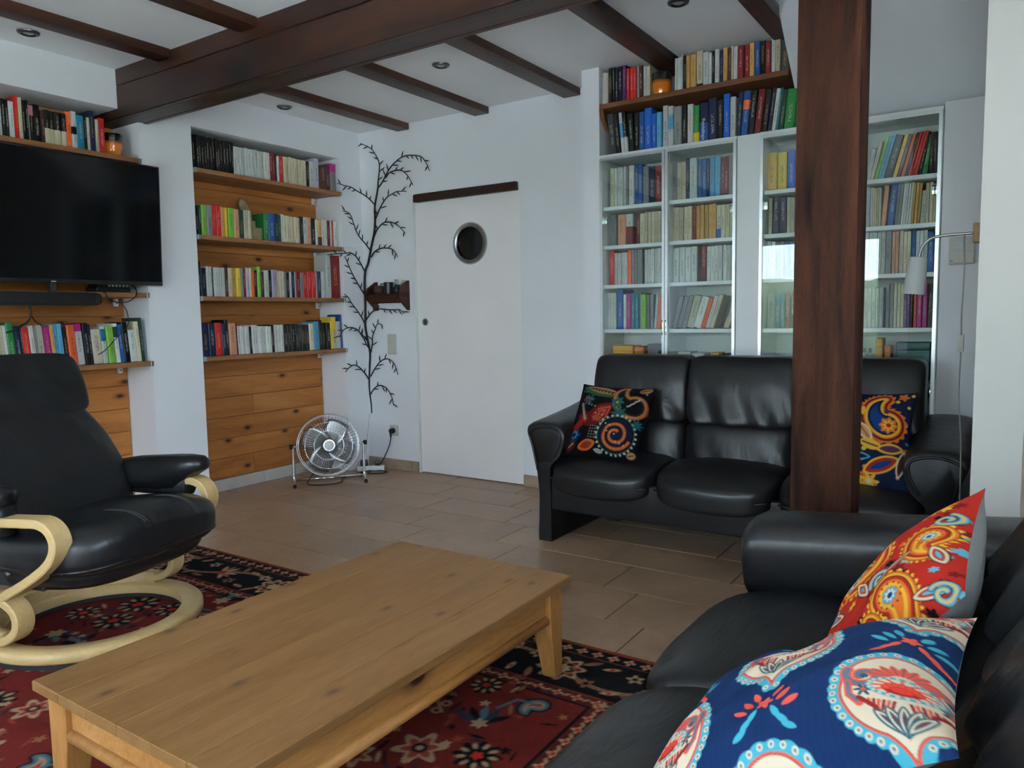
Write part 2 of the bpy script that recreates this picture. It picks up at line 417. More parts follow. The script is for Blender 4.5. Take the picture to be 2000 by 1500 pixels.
def build_back_wall():
    dx0, dx1, dz = -3.604, -2.697, 1.962
    w = struct('wall_back', boxes([(-4.5, dx0, YB, 4.30, 0, 2.8), (dx1, -.05, YB, 4.30, 0, 2.8), (dx0, dx1, YB, 4.30, dz, 2.8), (dx0, dx1, 4.23, 4.30, 0, dz)]), MAT['wall'])
    p = struct('wall_pillar', boxes([(-2.081, -1.972, 3.877, YB, 0, ZC)]), MAT['wall'])
    # side strip left of the book cases
    sb = struct('baseboard_back', boxes([(XF, -3.612, 4.153, YB, 0, .07)]), MAT['skirt'])
    for a, b in ((-4.108, -3.676), (-3.674, -3.612), (-2.69, -2.40), (-2.398, -2.083)):
        link('skirting_tile', box(a, b, 4.148, 4.16, .001, .078, .0015), MAT['skirt'], sb)
    d = thing('sliding_door', 'white sliding door with round porthole and recessed finger pull', 'door', (-3.13, 4.19, 0))
    d.name = 'door_1'; d['kind'] = 'structure'
    # panel with a round hole
    cx, cz, R = .023, 1.633, .122
    n = 48
    bm = bmesh.new()
    x0, x1, z0, z1 = -.462, .43, .006, 1.97
    circ = [(cx+R*math.cos(2*PI*i/n), cz+R*math.sin(2*PI*i/n)) for i in range(n)]
    rect = []
    for i in range(n):
        c, s = math.cos(2*PI*i/n), math.sin(2*PI*i/n)
        ts = []
        if c > 1e-9: ts.append((x1-cx)/c)
        if c < -1e-9: ts.append((x0-cx)/c)
        if s > 1e-9: ts.append((z1-cz)/s)
        if s < -1e-9: ts.append((z0-cz)/s)
        t = min(ts); rect.append((cx+c*t, cz+s*t))
    corners = [(x1, z1), (x0, z1), (x0, z0), (x1, z0)]
    V = []; F = []
    def add(pts, y):
        b0 = len(V); V.extend((x, y, z) for x, z in pts); return b0
    outl = []
    for i in range(n):
        outl.append(rect[i])
    f0 = add(circ, -.018); f1 = add(outl, -.018); b0 = add(circ, .018); b1 = add(outl, .018)
    for i in range(n):
        j = (i+1) % n
        F += [(f0+i, f0+j, f1+j, f1+i), (b0+j, b0+i, b1+i, b1+j), (f0+j, f0+i, b0+i, b0+j), (f1+i, f1+j, b1+j, b1+i)]
    # corner triangles
    for (px, pz) in corners:
        for i in range(n):
            j = (i+1) % n
            (ax, az), (bx, bz) = rect[i], rect[j]
            if (abs(ax-px) < 1e-6 and abs(bz-pz) < 1e-6 and abs(ax-bx) > 1e-6) or (abs(bx-px) < 1e-6 and abs(az-pz) < 1e-6 and abs(ax-bx) > 1e-6):
                q0 = add([(px, pz)], -.018); q1 = add([(px, pz)], .018)
                F += [(f1+i, f1+j, q0), (b1+j, b1+i, q1)]
    me = pyd(V, F); bm.from_mesh(me)
    bmesh.ops.recalc_face_normals(bm, faces=bm.faces[:]); bm.to_mesh(me); bm.free()
    link('door_panel', me, MAT['door'], d)
    ring = lathe([(R-.012, -.008), (R-.012, .030), (R-.004, .034), (R+.016, .034), (R+.022, .026), (R+.022, .018), (R, .018), (R, -.008)], 48)
    # lathe profile is open at the axis: build as torus-like ring instead
    prof = [(R-.010, .018), (R-.010, .030), (R-.002, .036), (R+.014, .036), (R+.020, .028), (R+.020, .0182)]
    rings = [[Vector((cx+r*math.cos(2*PI*i/n), -z, cz+r*math.sin(2*PI*i/n))) for i in range(n)] for r, z in prof]
    bpy.data.meshes.remove(ring)
    o = link('porthole_ring', loft(rings, caps=False, closed=True, ang=40), MAT['steel'], d); o['label'] = 'brushed steel porthole ring'
    g = lathe([(R-.004, 0), (R-.004, .006)], 40); xform(g, Matrix.Translation((cx, -.004, cz)) @ Matrix.Rotation(PI/2, 4, 'X'))
    o = link('porthole_pane', g, MAT['screen'], d); o['label'] = 'dark round porthole pane'
    pr = lathe([(.004, .0), (.019, 0), (.019, .003), (.026, .003), (.026, -.004), (.004, -.004)], 32)
    xform(pr, Matrix.Translation((-.395, -.0185, 1.102)) @ Matrix.Rotation(PI/2, 4, 'X'))
    o = link('finger_pull', pr, MAT['steel'], d); o['label'] = 'round steel finger pull'
    link('pull_slot', box(-.399, -.391, -.023, -.021, 1.087, 1.117), MAT['darksteel'], d)
    h = prism([(-3.572, 1.948), (-3.556, 1.944), (-2.71, 1.944), (-2.700, 1.946), (-2.703, 1.999), (-3.56, 2.002), (-3.572, 1.995)], 'y', 4.126, 4.159, .004)
    o = link('door_header', h, MAT['beam']); tag(o, 'short dark wooden rail across the top of the white sliding door', 'beam')
    tr = struct('trim_1', boxes([(-3.604, -3.596, 4.150, 4.23, 0, 1.95)]), MAT['white'])
build_back_wall()

def build_ceiling():
    struct('ceiling', boxes([(-4.5, -.94, REAR_Y-.2, 4.3, ZC, 2.8), (-.94, 2.7, REAR_Y-.2, 2.42, ZC, 2.8), (.03, 2.7, 2.42, 4.3, ZC, 2.8)]), MAT['ceiling'])
    struct('ceiling_slope', prism([(4.25, 1.98), (3.645, 2.485), (3.645, 2.62), (2.42, 2.62), (2.42, 2.8), (4.29, 2.8), (4.29, 1.98)], 'x', -.94, .03), MAT['wall'])
    struct('wall_partition', boxes([(-.083, .03, 2.332, 4.16, 0, 2.62)]), MAT['cream'])
    struct('wall_kitchen', boxes([(.03, 2.6, 3.4, 4.3, 0, ZC)]), MAT['beige'])
    struct('wall_knee', boxes([(-.283, -.083, 3.853, 4.16, 0, 2.03)]), MAT['wall'])
    y0, y1, z0, z1 = WIN_RIGHT
    struct('wall_right', boxes([(RIGHT_X, RIGHT_X+.2, REAR_Y-.2, 4.3, 0, z0), (RIGHT_X, RIGHT_X+.2, REAR_Y-.2, 4.3, z1, 2.8), (RIGHT_X, RIGHT_X+.2, REAR_Y-.2, y0, z0, z1), (RIGHT_X, RIGHT_X+.2, y1, 4.3, z0, z1)]), MAT['wall'])
    bl = []; prev = -4.5
    for x0, x1, z0_, z1_ in sorted(WIN_REAR):
        bl += [(prev, x0, REAR_Y-.2, REAR_Y, 0, 2.8), (x0, x1, REAR_Y-.2, REAR_Y, z1_, 2.8), (x0, x1, REAR_Y-.2, REAR_Y, 0, z0_)]; prev = x1
    struct('wall_rear', boxes(bl+[(prev, RIGHT_X+.2, REAR_Y-.2, REAR_Y, 0, 2.8)]), MAT['wall'])
    k = 1
    for x0, x1, z0_, z1_ in WIN_REAR:
        w = struct('window_%d' % k, boxes([(x0, x1, REAR_Y-.12, REAR_Y-.05, z0_, z0_+.07), (x0, x1, REAR_Y-.12, REAR_Y-.05, z1_-.07, z1_), (x0, x0+.07, REAR_Y-.12, REAR_Y-.05, z0_, z1_), (x1-.07, x1, REAR_Y-.12, REAR_Y-.05, z0_, z1_)]
            + ([((x0+x1)/2-.05, (x0+x1)/2+.05, REAR_Y-.12, REAR_Y-.05, z0_, z1_)] if x1-x0 > 1 else [])), MAT['white']); k += 1
        link('window_pane', boxes([(x0+.05, x1-.05, REAR_Y-.088, REAR_Y-.084, z0_+.05, z1_-.05)]), MAT['winglass'], w)
    X = RIGHT_X
    w = struct('window_%d' % k, boxes([(X+.05, X+.12, y0, y1, z0, z0+.07), (X+.05, X+.12, y0, y1, z1-.07, z1), (X+.05, X+.12, y0, y0+.07, z0, z1), (X+.05, X+.12, y1-.07, y1, z0, z1), (X+.05, X+.12, (y0+y1)/2-.05, (y0+y1)/2+.05, z0, z1)]), MAT['white'])
    link('window_pane', boxes([(X+.084, X+.088, y0+.05, y1-.05, z0+.05, z1-.05)]), MAT['winglass'], w)
    # garden outside
    g = struct('ground', boxes([(-16, 16, -20, REAR_Y-.2, -.35, -.15), (RIGHT_X+.2, 16, REAR_Y-.2, 10, -.35, -.15)]), MAT['lawn'])
    struct('ground_terrace', boxes([(-9, 9, -6.5, REAR_Y-.2, -.15, -.06), (RIGHT_X+.2, 5.5, REAR_Y-.2, 6, -.15, -.06)]), MAT['terrace'])  # pale paving added out of view to bounce sunlight up to the ceiling
    for nm, axis, lab in (('garden_hedge', 0, 'dense green garden hedge seen mirrored in the cabinet glass'), ('garden_hedge', 1, 'green hedge beyond the side window')):
        rnd = random.Random(3+axis); R = []
        for i in range(61):
            x = -15+i*.36; ring = []
            for (p, q) in sup(.6, .95, 18, 3.5):
                j = .12*(rnd.random()-.5)*2
                d, z = p*(1+j)+.0, q*(1+j)+.80
                ring.append((x, -9+d, z) if axis == 0 else (8.5+d, x*.5+4, z))
            R.append(ring)
        o = link(nm, loft(R), MAT['hedge']); tag(o, lab, 'hedge')
build_ceiling()

def build_beams():
    m = thing('ceiling_beam', 'massive dark stained main beam of boards spanning the room', 'beam', (-2.15, 2.415, 2.245))
    x0, x1 = -2.235, 2.06
    y0, y1, h = -.085, .085, .26
    # boards: two per face plus the underside
    link('beam_board', box(x0, x1, y0, y0+.03, .172, h, .003), MAT['beam'], m)
    link('beam_board', box(x0, x1, y0, y0+.03, .0, .170, .004), MAT['beam'], m)
    link('beam_board', box(x0, x1, y1-.03, y1, .0, h, .004), MAT['beam'], m)
    link('beam_board', box(x0, x1, y0+.031, y1-.031, .002, .03, .002), MAT['beam'], m)
    link('beam_core', box(x0, x1, y0+.031, y1-.031, .031, h), MAT['beam'], m)
    labs = ['dark ceiling joist nearest the corner, ending above the decorative twig', 'dark ceiling joist ending on the wall above the white door', 'dark ceiling joist ending beside the white pillar', 'dark ceiling joist running over the upper book shelf', 'dark ceiling joist at the sloped ceiling by the post']
    for i, (a, b) in enumerate(((-3.725, -3.615), (-3.04, -2.922), (-2.356, -2.24), (-1.672, -1.552), (-1.035, -.94))):
        o = link('ceiling_joist', box(a, b, 2.501, 4.158 if i != 4 else 4.15, 2.462, ZC+.02, .005, 2), MAT['joist'])
        tag(o, labs[i], 'beam', 'ceiling joists')
    labs = ['reddish ceiling joist over the television niche', 'reddish ceiling joist in the near bay meeting the main beam', 'ceiling joist overhead in the near bay', 'ceiling joist overhead in the near bay by the sofa']
    for i, (a, b) in enumerate(((-3.70, -3.592), (-3.035, -2.91))):
        o = link('ceiling_joist', box(a, b, REAR_Y+.05, 2.327, 2.462, ZC+.02, .005, 2), MAT['joist'])
        tag(o, labs[i], 'beam', 'ceiling joists')
    p = thing('wooden_post', 'square brown stained wooden post standing behind the near sofa', 'post', (-.463, 2.405, 0))
    link('post_shaft', box(-.086, .086, -.073, .073, .012, 2.2445, .006, 2), MAT['post'], p)
    link('post_foot', box(-.092, .092, -.079, .079, 0, .012, .002), MAT['darksteel'], p)
    # recessed spotlights
    labs = ['recessed ceiling spotlight over the television niche', 'recessed ceiling spotlight above the wall niche of books', 'recessed ceiling spotlight above the sliding door', 'recessed ceiling spotlight above the upper book shelf']
    for (x, y), lb in zip(((-3.909, 1.809), (-3.968, 3.353), (-2.649, 3.323), (-1.285, 3.299)), labs):
        t = thing('ceiling_spotlight', lb, 'light', (x, y, ZC), group='recessed ceiling spotlights')
        n = 28
        prof = [(.030, -.001), (.030, -.010), (.034, -.013), (.046, -.008), (.048, -.0008)]
        rings = [[Vector((r*math.cos(2*PI*i/n), r*math.sin(2*PI*i/n), z)) for i in range(n)] for r, z in prof]
        link('trim_ring', loft(rings, caps=False, closed=True, ang=40), MAT['darksteel'], t)
        link('bulb', lathe([(.029, -.0005), (.029, -.004), (.02, -.009), (.006, -.011)], 20), MAT['bulb'], t)
build_beams()

def curtain():
    k = NT('sheer_curtain'); k.nt.nodes.remove(k.bsdf)
    tl = k.n('BsdfTranslucent'); tl.inputs[0].default_value = (.8, .82, .84, 1); df = k.n('BsdfDiffuse'); df.inputs[0].default_value = (.8, .82, .84, 1)
    m = k.n('MixShader'); m.inputs[0].default_value = .45; k.l(df.outputs[0], m.inputs[1]); k.l(tl.outputs[0], m.inputs[2])
    k.l(m.outputs[0], k.out.inputs[0])
    x0, x1 = -4.05, -3.30
    R = []
    for i in range(61):
        x = x0+(x1-x0)*i/60; y = REAR_Y+.06+.018*math.sin(i*.9); R.append([(x, y-.0006, .03), (x, y+.0006, .03), (x, y+.0006, 2.2), (x, y-.0006, 2.2)])
    t = thing('sheer_curtain', 'white sheer curtain mirrored in the bookcase glass', 'curtain', (0, 0, 0))
    link('cloth', loft(R, ang=60), k.m, t)
    link('rod', tube([(x0-.03, REAR_Y+.06, 2.215), (x1+.03, REAR_Y+.06, 2.215)], .010, 10), MAT['steel'], t)
curtain()
# ------------------------------------------------------------------ soft furniture
def soft(a, b, c, e=5.0, n=12, fn=None):
    """a cushion block: half sizes a, b, c, corners rounded like a superellipsoid, then deformed by fn(x, y, z)"""
    bm = bmesh.new(); bmesh.ops.create_cube(bm, size=2)
    bmesh.ops.subdivide_edges(bm, edges=bm.edges[:], cuts=n, use_grid_fill=True)
    for v in bm.verts:
        x, y, z = (math.sin(q*PI/2*.98)/math.sin(PI/2*.98) for q in v.co)
        r = (abs(x)**e+abs(y)**e+abs(z)**e)**(1/e)
        p = Vector((x/r*a, y/r*b, z/r*c))
        v.co = Vector(fn(*p)) if fn else p
    return frombm(bm, True, None)
def wave(x, y, s, seed=0):
    return math.sin(x*s+seed)*math.sin(y*s*.7+1.3*seed+.5)+.5*math.sin(x*s*1.9+y*s*1.3+seed*2)

def sofa(label, origin, rz, nseat, sw, bw, deep=0.0, recl=0.0, box_e=5.5):
    def lean(x, y, z):
        a, b = y-(.42+deep), z-.38; c, q = math.cos(recl), math.sin(recl)
        return (x, .42+deep+a*c+b*q, .38-a*q+b*c)
    t = thing('leather_sofa', label, 'sofa', origin, rz)
    half = nseat*sw/2
    prof = [(0, .0), (.036, .0), (.073, .0), (.070, .12), (.068, .25), (.083, .36), (.105, .46), (.135, .55), (.128, .585), (.085, .601), (.03, .604), (-.04, .597), (-.082, .568), (-.084, .52), (-.06, .45), (-.01, .40), (0, .36), (0, .18)]
    for side in (-1, 1):
        base = smooth_path([(p[0], 0, p[1]) for p in prof], 3, closed=True)
        rings = []
        ys = [.058, .062, .075, .10, .2, .32, .44, .56, .64, .665, .672]
        for iy, y in enumerate(ys):
            tt = (y-.06)/.6; rise = .075*max(0, tt)**1.15
            pin = {0: .045, 1: .02, 2: .006, 9: .012, 10: .03}.get(iy, 0)
            y = y+deep*max(0, tt)
            ring = []
            for p in base:
                w, z = p.x, max(p.z, 0)
                k = min(max((z-.3)/.2, 0), 1)
                w2 = .02+(w-.02)*(1-pin*2.2*(.3+.7*k)); z2 = z*(1-pin*.9*k) + rise*k
                w2 += k*.006*math.sin(y*46+w*30)
                ring.append((side*(half+w2), y, z2))
            rings.append(ring)
        a = link('armrest', loft(rings, ang=60), MAT['leather2'], t)
        # gathered roll seam on the arm front
        seam = smooth_path([(side*(half+w), .057, z) for w, z in ((.075, .36), (.10, .47), (.118, .545), (.07, .575), (0, .578), (-.055, .555), (-.055, .5), (-.02, .43))], 5)
        link('piping', tube(seam, .006, 6), MAT['leather'], a)
    link('base_panel', box(-half+.002, half-.002, .052, .64+deep, .165, .345, .018, 3), MAT['leather'], t)
    bp = box(-half+.06, half-.06, .56+deep, .655+deep, .17, .86, .03, 3)
    for v in bp.vertices: v.co = lean(*v.co) if v.co.z > .38 else v.co
    link('back_panel', bp, MAT['leather'], t)
    for s in (-1, 1):
        for y in (.60+deep,):
            link('foot', box(s*(half-.10)-.03, s*(half-.10)+.03, y-.03, y+.03, .0, .166, .004), MAT['blackmatte'], t)
    for i in range(nseat):
        cx = -half+sw*(i+.5)
        def fs(x, y, z, cx=cx, i=i):
            f = max(0, (-y-deep/2-.06)/.2)                # towards the front edge
            u = x/(sw/2)
            zz = z + .018*(1-u*u)*(1 if z > 0 else .2)*(1-f*.4) - .040*f*f - .02*max(0, y/.26)
            zz -= .022*f*(1-u*u)*(1 if z < .02 else .5)
            yy = y - .022*(1-u*u)*f
            zz += .0025*wave(x, y, 16, i)*(z > 0)
            return (x+cx, yy+.275+deep/2, zz+.374)
        link('seat_cushion', soft(sw/2-.0015, .275+deep/2, .064, box_e, 18, fs), MAT['leather2'], t)
        # waterfall piping along the cushion front
        pp = [(cx+(sw/2-.02)*u, .012-.022*(1-u*u), .340-.022*(1-u*u)) for u in np.linspace(-1, 1, 17)]
        link('piping', tube(pp, .0045, 6), MAT['leather'], t)
        bx = -nseat*bw/2+bw*(i+.5)
        def lumbar(x, y, z, bx=bx, i=i):
            u = x/(bw/2); v = z/.122
            front = max(0, -y/.09)
            yy = y - .035*front*(1-u*u)*(1-.4*v)
            yy += front*.010*math.sin(u*12+3*v+i)*max(0, .5-v)*.8
            zz = z; yy += .16*(z+.1)
            return lean(x+bx, yy+.47+deep, zz+.485)
        link('lumbar_cushion', soft(bw/2-.0005, .10, .122, 7, 20, lumbar), MAT['leatherx'], t)
        def head(x, y, z, bx=bx, i=i):
            u = x/(bw/2); v = z/.165
            front = max(0, -y/.07)
            yy = y - .018*front*(1-u*u)*(1-v*.6) + front*.010*math.sin(u*10+2.5*v+i*2)*max(0, .4-v)
            yy += .14*z + .03*max(0, v)**2
            return lean(x*(1-.006*(v+1)*(i in (0, nseat-1)))+bx, yy+.505+deep, z+.758)
        link('headrest_cushion', soft(bw/2-.0005, .075, .165, 11, 20, head), MAT['leatherx'], t)
    return t
sofa('black leather three seat sofa against the glass bookcases', (-1.078, 3.12, 0), 0, 3, .548, .52)
sofa('black leather sofa nearest the camera, beside the pine table', (-.615, 1.05, 0), -PI/2, 3, .60, .575, .14, math.radians(17), 8.0)

def armchair():
    t = thing('recliner_armchair', 'black leather recliner armchair with bent birch arms on a wooden ring base', 'armchair', (-2.8, 1.39, .0098), math.radians(13))
    n = 72
    def ringmesh(prof, a0=0, a1=2*PI):
        full = abs(a1-a0-2*PI) < 1e-6; m = n if full else n//2
        rings = []
        for i in range(m if full else m+1):
            a = a0+(a1-a0)*i/m
            rings.append([(r*math.cos(a), r*math.sin(a), z) for r, z in prof])
        return loft(rings, caps=not full, closed=full, ang=50)
    link('base_ring', ringmesh([(.292, .018), (.358, .018), (.366, .026), (.366, .050), (.356, .060), (.300, .060), (.289, .052), (.289, .024)]), MAT['birch'], t)
    o = link('glide_ring', ringmesh([(.30, .0), (.352, .0), (.352, .0175), (.30, .0175)]), MAT['blackmatte'], t); o['label'] = 'dark glide ring under the base'
    link('back_rail', ringmesh([(.300, .061), (.332, .061), (.334, .065), (.334, .100), (.330, .104), (.304, .104), (.300, .100)], math.radians(96), math.radians(264)), MAT['birch'], t)
    def strip(path, w, th, v0):
        P = smooth_path([(p[0], 0, p[1]) for p in path], 7)
        rings = []
        for i, p in enumerate(P):
            d = (P[min(i+1, len(P)-1)]-P[max(i-1, 0)]).normalized(); nn = Vector((-d.z, 0, d.x)); h = th/2; b = .004
            q = [(-h, -w/2+b), (-h+b, -w/2), (h-b, -w/2), (h, -w/2+b), (h, w/2-b), (h-b, w/2), (-h+b, w/2), (-h, w/2-b)]
            rings.append([(p.x+nn.x*k, v0+l, p.z+nn.z*k) for k, l in q])
        return loft(rings, ang=40)
    arm = [(-.30, .478), (-.16, .482), (0, .488), (.12, .495), (.195, .497), (.238, .478), (.258, .44), (.246, .395), (.205, .352), (.12, .298), (.03, .250), (-.06, .200), (-.14, .150), (-.2, .118)]
    foot = [(-.045, .232), (.0, .222), (.045, .200), (.064, .165), (.052, .125), (.01, .094), (-.05, .0805), (-.12, .0805)]
    for s in (-1, 1):
        v = .325*s
        a = link('arm_frame', strip(arm, .066, .030, v), MAT['birch'], t)
        link('foot_loop', strip(foot, .066, .028, v), MAT['birch'], a)
        # padded leather arm
        R = []
        ext = 1.0 if s > 0 else .62
        for u, zc, hw, hh in ((-.27, .50, .02, .02), (-.262, .50, .042, .040), (-.22, .505, .054, .054), (-.1, .515, .060, .066), (.03, .522, .063, .070), (.11, .530, .063, .068), (.165, .550, .060, .050), (.215, .563, .050, .034), (.240, .564, .034, .022), (.248, .564, .014, .010)):
            R.append([((u+.27)*ext-.27-(0 if s > 0 else .02), v*.985+p, zc+q) for p, q in sup(hw, hh, 24, 2.6)])
        p = link('arm_pad', loft(R, ang=None), MAT['leather2'], t)
        cuff = [(.10, .055), (.105, .062), (.17, .062), (.176, .055)]
        R = []
        for u, k in ((-.20, .7), (-.19, 1.0), (-.05, 1.0), (.02 if s < 0 else .155, .95), (.03 if s < 0 else .165, .75)):
            R.append([(u, v*.99+pp, .487+q*(k)) for pp, q in sup(.040*k, .055, 20, 4)])
        link('pad_sleeve', loft(R, ang=60), MAT['leather2'], p)
    # seat
    def seat(x, y, z):
        u = x/.29
        zz = z + (.03 if z > 0 else .0)*(1-(y/.33)**2)*(.4+.6*u) + .020*u - .020*(u > .2)*((u-.2)/.8)**2*(z > 0)
        zz += .0022*wave(x, y, 18, 2)
        return (x+.085, y*(1-.05*max(0, -u)), zz+.366)
    link('seat_cushion', soft(.29, .328, .092, 3.8, 20, seat), MAT['leather2'], t)
    pip = smooth_path([(.085+.283*math.copysign(abs(c)**(2/4.2), c), .318*math.copysign(abs(s)**(2/4.2), s), .325+.020*c) for c, s in ((math.cos(q), math.sin(q)) for q in np.linspace(-PI*.62, PI*.62, 40))], 2)
    link('piping', tube(pip, .006, 6), MAT['leather'], t)
    def apron(x, y, z): return (x+.065, y, z+.297+.02*x/.27)
    link('seat_base', soft(.272, .300, .075, 3.2, 10, apron), MAT['leather'], t)
    for v in (-.085, .135):
        for d in (-.005, .005):
            P = []
            for u in np.linspace(.30, .99, 14):
                x = .29*u; zt = .092*max(0, 1-abs(u)**3.8)**(1/3.8)
                q = seat(x, v+d, zt); P.append((q[0], q[1], q[2]+.0002))
            o = link('stitching', tube(P, .0010, 5), MAT['greythread'], t)
    for q in (-1, 1):
        link('side_bracket', box(-.15, .12, *sorted((q*.275, q*.291)), .25, .34, .004), MAT['blackmatte'], t)
        link('pivot_bolt', tube([(-.02, q*.288, .30), (-.02, q*.312, .30)], .012, 10), MAT['darksteel'], t)
    # backrest
    R = []
    path = [(-.10, .345), (-.125, .40), (-.155, .48), (-.195, .57), (-.255, .66), (-.32, .745), (-.36, .80), (-.385, .85)]
    hw = [.255, .292, .303, .303, .295, .272, .250, .235]; th = [.035, .068, .078, .078, .074, .066, .060, .04]
    P = smooth_path([(p[0], 0, p[1]) for p in path], 5)
    for i, p in enumerate(P):
        f = i/(len(P)-1)*(len(path)-1); k = min(int(f), len(path)-2); g = f-k
        w = hw[k]*(1-g)+hw[k+1]*g; h = th[k]*(1-g)+th[k+1]*g
        d = (P[min(i+1, len(P)-1)]-P[max(i-1, 0)]).normalized(); nn = Vector((d.z, 0, -d.x))
        ring = []
        for a, b in sup(w, h, 40, 3.0):
            fr = max(0, b/h)
            dip = -.020*fr*max(0, 1-(a/(w*.75))**2)*math.sin(PI*min(1, f/5)) + .004*fr*math.sin(a*40+f*2)
            off = b+dip
            ring.append((p.x+nn.x*off, a, p.z+nn.z*off))
        R.append(ring)
    link('backrest', loft(R), MAT['leather2'], t)
    def head(x, y, z):
        v = z/.125
        xx = x + .018*(y/.26)**2*1.0 - .30*z + .0075*math.sin(y*30+v*1.5+.8*math.sin(v*2))*(x > 0)*(1-abs(v)*.5)
        return (xx-.372, y*(1-.03*v), z+.888)
    link('headrest', soft(.072, .262, .122, 7, 22, head), MAT['leatherx'], t)
armchair()

def coffee_table():
    x0, x1, y0, y1, zt = -1.84, -1.125, .757, 2.0, .325
    zb = .009
    t = thing('coffee_table', 'low pine coffee table with worn top on the red rug', 'table', ((x0+x1)/2, (y0+y1)/2, zb))
    cx, cy = (x0+x1)/2, (y0+y1)/2; hx, hy = (x1-x0)/2, (y1-y0)/2; top = zt-zb
    nb = 6
    for i in range(nb):
        a = -hx+2*hx*i/nb; b = a+2*hx/nb
        link('top_board', box(a+.0001, b-.0001, -hy, hy, top-.026, top, .0012 if 0 < i < nb-1 else .003), MAT['tabletop'], t)
    ins = .022; lw = .072
    for sx in (-1, 1):
        for sy in (-1, 1):
            ox, oy = sx*(hx-ins), sy*(hy-ins)
            def ring(z, w): return [(ox, oy, z), (ox-sx*w, oy, z), (ox-sx*w, oy-sy*w, z), (ox, oy-sy*w, z)]
            m = loft([ring(0, .046), ring(top-.125, lw), ring(top-.0262, lw)], smooth=False)
            bm = bmesh.new(); bm.from_mesh(m); bmesh.ops.bevel(bm, geom=bm.edges[:], offset=.003, segments=1, affect='EDGES'); bm.to_mesh(m); bm.free()
            link('leg', m, MAT['pinez'], t)
    az0, az1 = top-.118, top-.0265; r = ins+.016
    for sx in (-1, 1):
        xo = sx*(hx-r); a, b = sorted((xo, xo-sx*.02))
        ap = link('apron', box(a, b, -(hy-ins-lw), hy-ins-lw, az0, az1), MAT['pine'], t)
        link('moulding', tube([(xo, -(hy-ins-lw), az0-.004), (xo, hy-ins-lw, az0-.004)], .015, 14), MAT['pine'], ap)
    for sy in (-1, 1):
        yo = sy*(hy-r); a, b = sorted((yo, yo-sy*.02))
        ap = link('apron', box(-(hx-ins-lw), hx-ins-lw, a, b, az0, az1), MAT['pine'], t)
        link('moulding', tube([(-(hx-ins-lw), yo, az0-.004), (hx-ins-lw, yo, az0-.004)], .015, 14), MAT['pine'], ap)
coffee_table()
